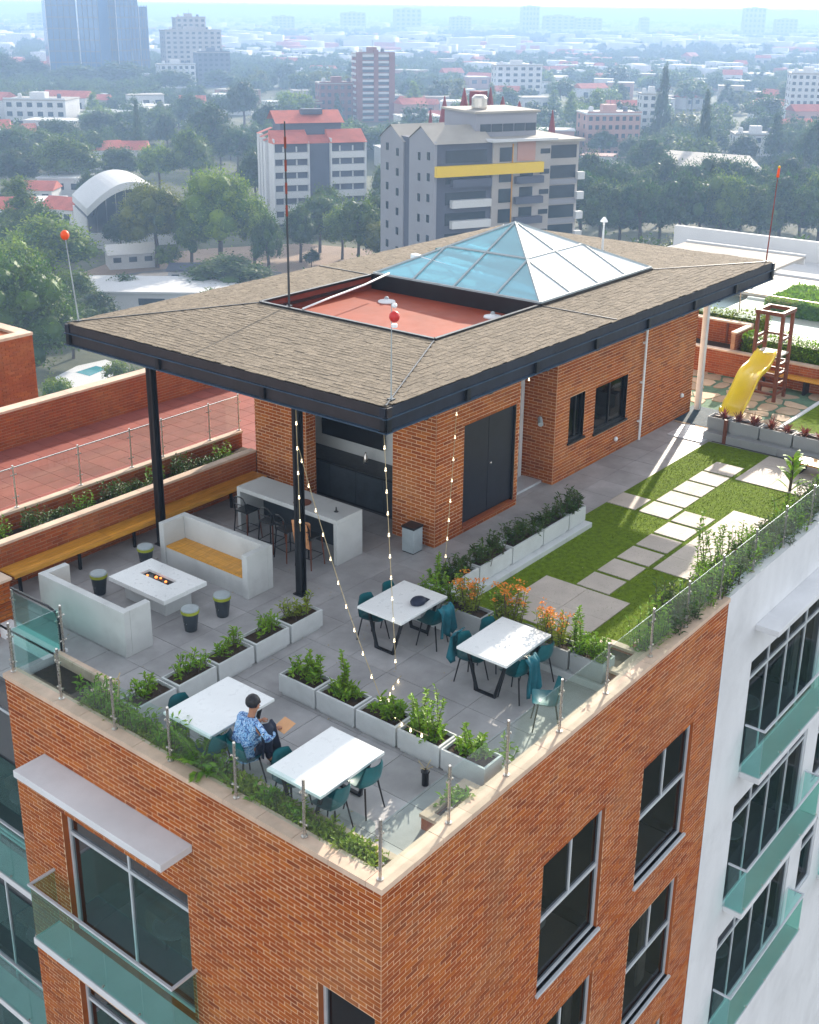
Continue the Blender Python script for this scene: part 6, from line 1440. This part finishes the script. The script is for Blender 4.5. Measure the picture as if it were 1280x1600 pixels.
while n < 225 and tries < 9000:
    tries += 1; D = 150*(5.6)**(rr.random()); px = rr.uniform(-80, 1360); g = ray(px, 300); d = Vector((g.x, g.y, 0)).normalized(); x, y = CAM.x+d.x*D, CAM.y+d.y*D
    h = rr.uniform(9, 18); w = h*rr.uniform(.85, 1.3); bp = proj((x, y, GZ)); tp_ = proj((x, y, GZ+h)); hw = w/2*FPX/D
    if tp_[1] > 660: continue
    if 85 < bp[0] < 480 and 365 < bp[1] < 500: continue
    if covered(px, tp_[1], bp[1], hw*.8, D+15): continue
    if any(abs(D-dd) < 26 and a-8 < px < c+8 for (a, b, c, dq, dd) in PROTECT[:14]): continue
    c, cn = rr.choice(kinds) if D > 200 else kinds[rr.randint(0, 3)]
    kd = rr.choice(['mid', 'mid', 'small', 'flat', 'cone']) if D < 420 else rr.choice(['small', 'small', 'cone']); lb = '%s %s%s tree %s' % ('tall' if h > 13 else 'low' if h < 9.5 else 'middling', cn, {'cone': ' pointed', 'flat': ' spreading'}.get(kd, ' round'), where(px, D))
    tree(x, y, h, w, kd, c, lb, n, group='trees between the houses, '+lb.split(' tree ')[1]); n += 1
# ------------------------------------------------------------------ houses
def house(x, y, w, d, h, rz, wall, roofm, gable, label, group, nw=3):
    t = thing('house', label, 'house', (x, y, GZ), group); t.rotation_euler.z = rz; WL[t.name] = Vector((0,0,0)); L(t, 'wall', wall, (-w/2, w/2, -d/2, d/2, 0, h))
    if gable: build(MB().add([(-w/2-.4,-d/2-.4,h-.1),(w/2+.4,-d/2-.4,h-.1),(w/2+.4,0,h+d*.24),(-w/2-.4,0,h+d*.24),(-w/2-.4,d/2+.4,h-.1),(w/2+.4,d/2+.4,h-.1)], [(0,1,2,3),(3,2,5,4),(0,3,4),(1,5,2)]), 'roof', roofm, t)
    else: L(t, 'roof', roofm, (-w/2-.3, w/2+.3, -d/2-.3, d/2+.3, h, h+.35))
    for i in range(nw): win(t, -w/2+w*(i+.5)/nw, -d/2, h*.45, w/nw*.5, h*.32)
for i, (px, pb, w, d, h, rf, gb_, lb) in enumerate(((22,352,10,9,4.5,'far_roof_red',1,'red roofed white house at the left frame edge'), (72,346,9,9,5,'far_white',0,'white flat roofed house beside the red roofs on the left'), (108,352,9,9,4.5,'far_roof_red',1,'red roofed white house touching the barrel roofed hall'), (60,318,10,8,4,'far_roof_red',1,'long red roof house in the second row on the left'),
    (160,262,12,10,6,'far_roof_red',1,'red roofed house peeking above the barrel roofed hall'), (105,305,12,10,5,'far_white',0,'small white roofed house behind the red roofs'), (205,256,11,10,5,'far_roof_red',1,'red roofed house right behind the barrel roof'), (230,190,20,12,7,'far_white',0,'white house with a flat roof left of the large dark tree'), (275,196,26,10,5,'far_white',0,'long low white building below the dark trees'),
    (300,440,8,6,2.6,'far_slate',0,'small dark shed by the road'), (205,415,9,6,3,'far_white',1,'small white roofed shed by the road under the brown tree'), (250,478,26,12,3.5,'far_white',0,'long low white roofed building behind the pavilion roof edge'), (640,260,20,14,6,'far_white',0,'white house half hidden left of the grey block'), (935,262,10,8,4,'far_pink',0,'pink house before the pink apartment block'))):
    g = at(px, pb, GZ); PROTECT.append((px-25, pb-40, px+25, pb, 260)) if i < 3 else None
    house(g.x, g.y, w, d, h, YAW-math.pi/2+rr.uniform(-.4, .5), 'far_white', rf, gb_, lb, None)
n = 0; HW = ['far_white', 'far_cream', 'far_white', 'far_pink']
while n < 170:
    D = 430*(3.0)**(rr.random()); px = rr.uniform(-60, 1340); g = ray(px, 300); d = Vector((g.x, g.y, 0)).normalized(); x, y = CAM.x+d.x*D, CAM.y+d.y*D; w = rr.uniform(9, 22); h = rr.choice([4, 6, 7, 9])
    bp = proj((x, y, GZ)); hw = w/2*FPX/D
    if covered(px, bp[1]-h*FPX/D, bp[1], hw, D+10) or any(abs(D-dd) < 30 and a-12 < px < c+12 for (a, b, c, dq, dd) in PROTECT): continue
    red = rr.random() < .28; gb_ = red; rf = 'far_roof_red' if red else rr.choice(['far_white', 'far_white', 'far_roof_tan']); wm = rr.choice(HW)
    cn = {'far_white': 'white', 'far_cream': 'cream', 'far_pink': 'pinkish'}[wm]; rn = {'far_roof_red': 'red roof', 'far_white': 'white roof', 'far_roof_tan': 'tan roof'}[rf]; zone = 'left' if px < 430 else 'middle' if px < 860 else 'right'
    house(x, y, w, rr.uniform(8, 14), h, YAW-math.pi/2+rr.uniform(-.6, .6), wm, rf, gb_, '%s %s house with %s %s' % ('long' if w > 15 else 'small', cn, rn, where(px, D)), 'houses '+where(px, D, False), 3 if D < 700 else 2); n += 1
# red spires behind the grey block
for i, (px, py, hh, ww) in enumerate(((673,170,9,1.0),(695,150,11,1.8),(726,137,13,2.2),(748,142,11,2.2),(767,136,13,1.8),(786,150,10,2.0),(812,158,9,2.2),(864,172,7,1.0))):
    p = at(px, py, -6.5); dd = Vector((p.x-CAM.x, p.y-CAM.y, 0)).normalized(); x, y = CAM.x+dd.x*210, CAM.y+dd.y*210; zt = CAM.z+ray(px, py).z*210/math.hypot(ray(px, py).x, ray(px, py).y)
    m2 = MB()
    if i in (3,): m2.box(x-ww/2, x+ww/2, y-ww/2, y+ww/2, GZ, zt)
    else: m2.lathe([(ww*.5, GZ), (ww*.5, zt-hh*.8), (ww*.62, zt-hh*.5), (ww*.3, zt-hh*.2), (.08, zt)], (x, y, 0), 8)
    solo(m2, 'red_spire', 'spire_red', 'dark red pointed spire behind the grey block, '+['at its left chimney','second from the left','tall one left of the square tower','square topped one in the middle','tallest one right of the square tower','right of the tallest','squat one on the right','thin one at the far right'][i], 'spire', (x, y, GZ), 'red spires behind the grey block')
# far city as masses
def mass(name, m, n, dlo, dhi, proto, hrange, seed, label, cat, flat=None):
    rn = np.random.RandomState(seed); pv_, pf = np.array(proto[0], float), proto[1]; D = dlo*(dhi/dlo)**(rn.rand(n)); A = YAW+np.radians(rn.uniform(-24, 24, n)); x = CAM.x+D*np.cos(A); y = CAM.y+D*np.sin(A)
    k = np.sin(x*.011+seed)+np.sin(y*.013)+np.sin((x+y)*.004+2); keep = (k > -.6) if flat is None else (k < 1.0); x, y, D = x[keep], y[keep], D[keep]; n = len(x)
    h = rn.uniform(*hrange, n)*(1+(D > 1500)*.5); w = h*rn.uniform(.5, .8, n) if flat is None else rn.uniform(6, 14, n)*(1+(D > 1500)*.8); a = rn.uniform(0, 6.28, n)
    hz = np.where(D > 3200, np.minimum(1, (D-3200)/2500)*6, 0)
    jit = 1+.22*rn.randn(n, len(pv_), 1) if flat is None else np.ones((n, len(pv_), 1))
    V = pv_[None]*jit; X = (V[..., 0]*np.cos(a)[:, None]-V[..., 1]*np.sin(a)[:, None])*w[:, None]+x[:, None]; Y = (V[..., 0]*np.sin(a)[:, None]+V[..., 1]*np.cos(a)[:, None])*w[:, None]+y[:, None]; Z = V[..., 2]*h[:, None]+(GZ+hz)[:, None]
    co = np.stack([X, Y, Z], -1).reshape(-1, 3); fl_ = np.array(pf); nv = len(pv_); F_ = (fl_[None]+(np.arange(n)*nv)[:, None, None]).reshape(-1, fl_.shape[1])
    me = bpy.data.meshes.new(name); me.vertices.add(len(co)); me.vertices.foreach_set('co', co.ravel()); k_ = fl_.shape[1]; me.loops.add(F_.size); me.loops.foreach_set('vertex_index', F_.ravel()); me.polygons.add(len(F_)); me.polygons.foreach_set('loop_start', np.arange(len(F_))*k_); me.update(calc_edges=True); me.validate()
    me.materials.append(M[m]); o = bpy.data.objects.new(name, me); link(o); tag(o, label, cat, None, 'stuff'); return o
cc = bpy.data.collections.new('crown_kinds')
for i, me in enumerate(CR['small']):
    o = bpy.data.objects.new('crown_kind', me); cc.objects.link(o); o.color = ((1, 1, 1, 1), (.7, .85, .8, 1), (1.5, 1.3, .8, 1))[i]
rn = np.random.RandomState(5); NW = 15000; D = 420*(13.0)**(rn.rand(NW)); A = YAW+np.radians(rn.uniform(-24, 24, NW)); x = CAM.x+D*np.cos(A); y = CAM.y+D*np.sin(A)
k = np.sin(x*.011+5)+np.sin(y*.013)+np.sin((x+y)*.004+2)+.5*rn.randn(NW); ok = k > -.35
ok &= ~np.array([any(abs(D[i]-dd) < 24 and a_-6 < px_ < c_+6 or (D[i] < dd and a_-4 < px_ < c_+4 and py_ < d_) for (a_, b_, c_, d_, dd) in PROTECT[:24]) for i, (px_, py_) in enumerate([proj((x[i], y[i], GZ+9))[:2] for i in range(NW)])])
x, y, D = x[ok], y[ok], D[ok]; h = rn.uniform(6, 13, len(x))*(1+(D > 1500)*.4); hz = np.where(D > 3200, np.minimum(1, (D-3200)/2500)*6, 0)
me = bpy.data.meshes.new('far_woods'); me.vertices.add(len(x)); me.vertices.foreach_set('co', np.stack([x, y, GZ+hz+h*.42], -1).ravel())
at_ = me.attributes.new('size', 'FLOAT_VECTOR', 'POINT'); w_ = h*rn.uniform(.42, .62, len(x)); at_.data.foreach_set('vector', np.stack([w_, w_, h*.5], -1).ravel())
ar_ = me.attributes.new('turn', 'FLOAT', 'POINT'); ar_.data.foreach_set('value', rn.uniform(0, 6.28, len(x)))
fw = bpy.data.objects.new('far_woods', me); link(fw); tag(fw, 'hazy wooded belts filling the city to the horizon', 'woods', None, 'stuff')
ng = bpy.data.node_groups.new('scatter_crowns', 'GeometryNodeTree'); ng.interface.new_socket('Geometry', in_out='INPUT', socket_type='NodeSocketGeometry'); ng.interface.new_socket('Geometry', in_out='OUTPUT', socket_type='NodeSocketGeometry')
N = ng.nodes; gi = N.new('NodeGroupInput'); go = N.new('NodeGroupOutput'); ip = N.new('GeometryNodeInstanceOnPoints'); ci = N.new('GeometryNodeCollectionInfo'); ci.inputs['Collection'].default_value = cc; ci.inputs['Separate Children'].default_value = True; ci.inputs['Reset Children'].default_value = True
na = N.new('GeometryNodeInputNamedAttribute'); na.data_type = 'FLOAT_VECTOR'; na.inputs['Name'].default_value = 'size'; nb_ = N.new('GeometryNodeInputNamedAttribute'); nb_.data_type = 'FLOAT'; nb_.inputs['Name'].default_value = 'turn'
cx_ = N.new('ShaderNodeCombineXYZ'); ng.links.new(nb_.outputs[0], cx_.inputs[2]); ng.links.new(gi.outputs[0], ip.inputs['Points']); ng.links.new(ci.outputs[0], ip.inputs['Instance']); ip.inputs['Pick Instance'].default_value = True
ng.links.new(cx_.outputs[0], ip.inputs['Rotation']); ng.links.new(na.outputs[0], ip.inputs['Scale']); ng.links.new(ip.outputs[0], go.inputs[0]); fw.modifiers.new('scatter', 'NODES').node_group = ng
hv = ([(-1,-.7,0),(1,-.7,0),(1,.7,0),(-1,.7,0),(-1,-.7,1),(1,-.7,1),(1,.7,1),(-1,.7,1)], [(4,5,6,7),(0,1,5,4),(1,2,6,5),(2,3,7,6),(3,0,4,7)])
mass('far_houses', 'far_white', 1500, 900, 5200, hv, (4, 11), 8, 'countless pale far houses between the hazy woods', 'houses', 1)
mass('far_houses', 'far_roof_red', 350, 900, 3500, hv, (4, 7), 12, 'far reddish roofs between the hazy woods', 'houses', 1)
# the air
ex = Vector((VX, VY, 0)); ey = Vector((-VY, VX, 0)); c0 = CAM-ex*90
hz_ = MB(); hz_.prism([tuple((c0+ex*a+ey*b)[:2]) for a, b in ((0,-120),(15000,-8500),(15000,8500),(0,120))], GZ-2.5, 25.5)
hm = bpy.data.materials.new('haze'); hm.use_nodes = True; hn = hm.node_tree.nodes; hn.clear(); ho = hn.new('ShaderNodeOutputMaterial'); pvn = hn.new('ShaderNodeVolumePrincipled')
pvn.inputs['Color'].default_value = (.37, .54, .81, 1); pvn.inputs['Density'].default_value = .00068; pvn.inputs['Anisotropy'].default_value = .1; hm.node_tree.links.new(pvn.outputs[0], ho.inputs['Volume'])
MATS['haze'] = hm; ob = build(hz_, 'haze', 'haze'); tag(ob, 'pale blue haze in the air over the city', None, None, 'stuff')

lf = MB(); rr = random.Random(31)
for i in range(150):
    x, y = rr.uniform(.8, 12), rr.uniform(.8, 10)
    if 6.3 < x and y < 4.3 and rr.random() < .5: continue
    if x > 8.3 and y > 5.6: continue
    leaf(lf.v, lf.f, (x, y, .022 if 6.3 < x and y < 4.3 else .006), (rr.uniform(-1, 1), rr.uniform(-1, 1), .15), (0,0,1), rr.uniform(.03, .07), rr.uniform(.015, .03))
tag(build(lf, 'fallen_leaves', 'cable'), 'dry fallen leaves scattered over the terrace floor', 'leaves', None, 'stuff')
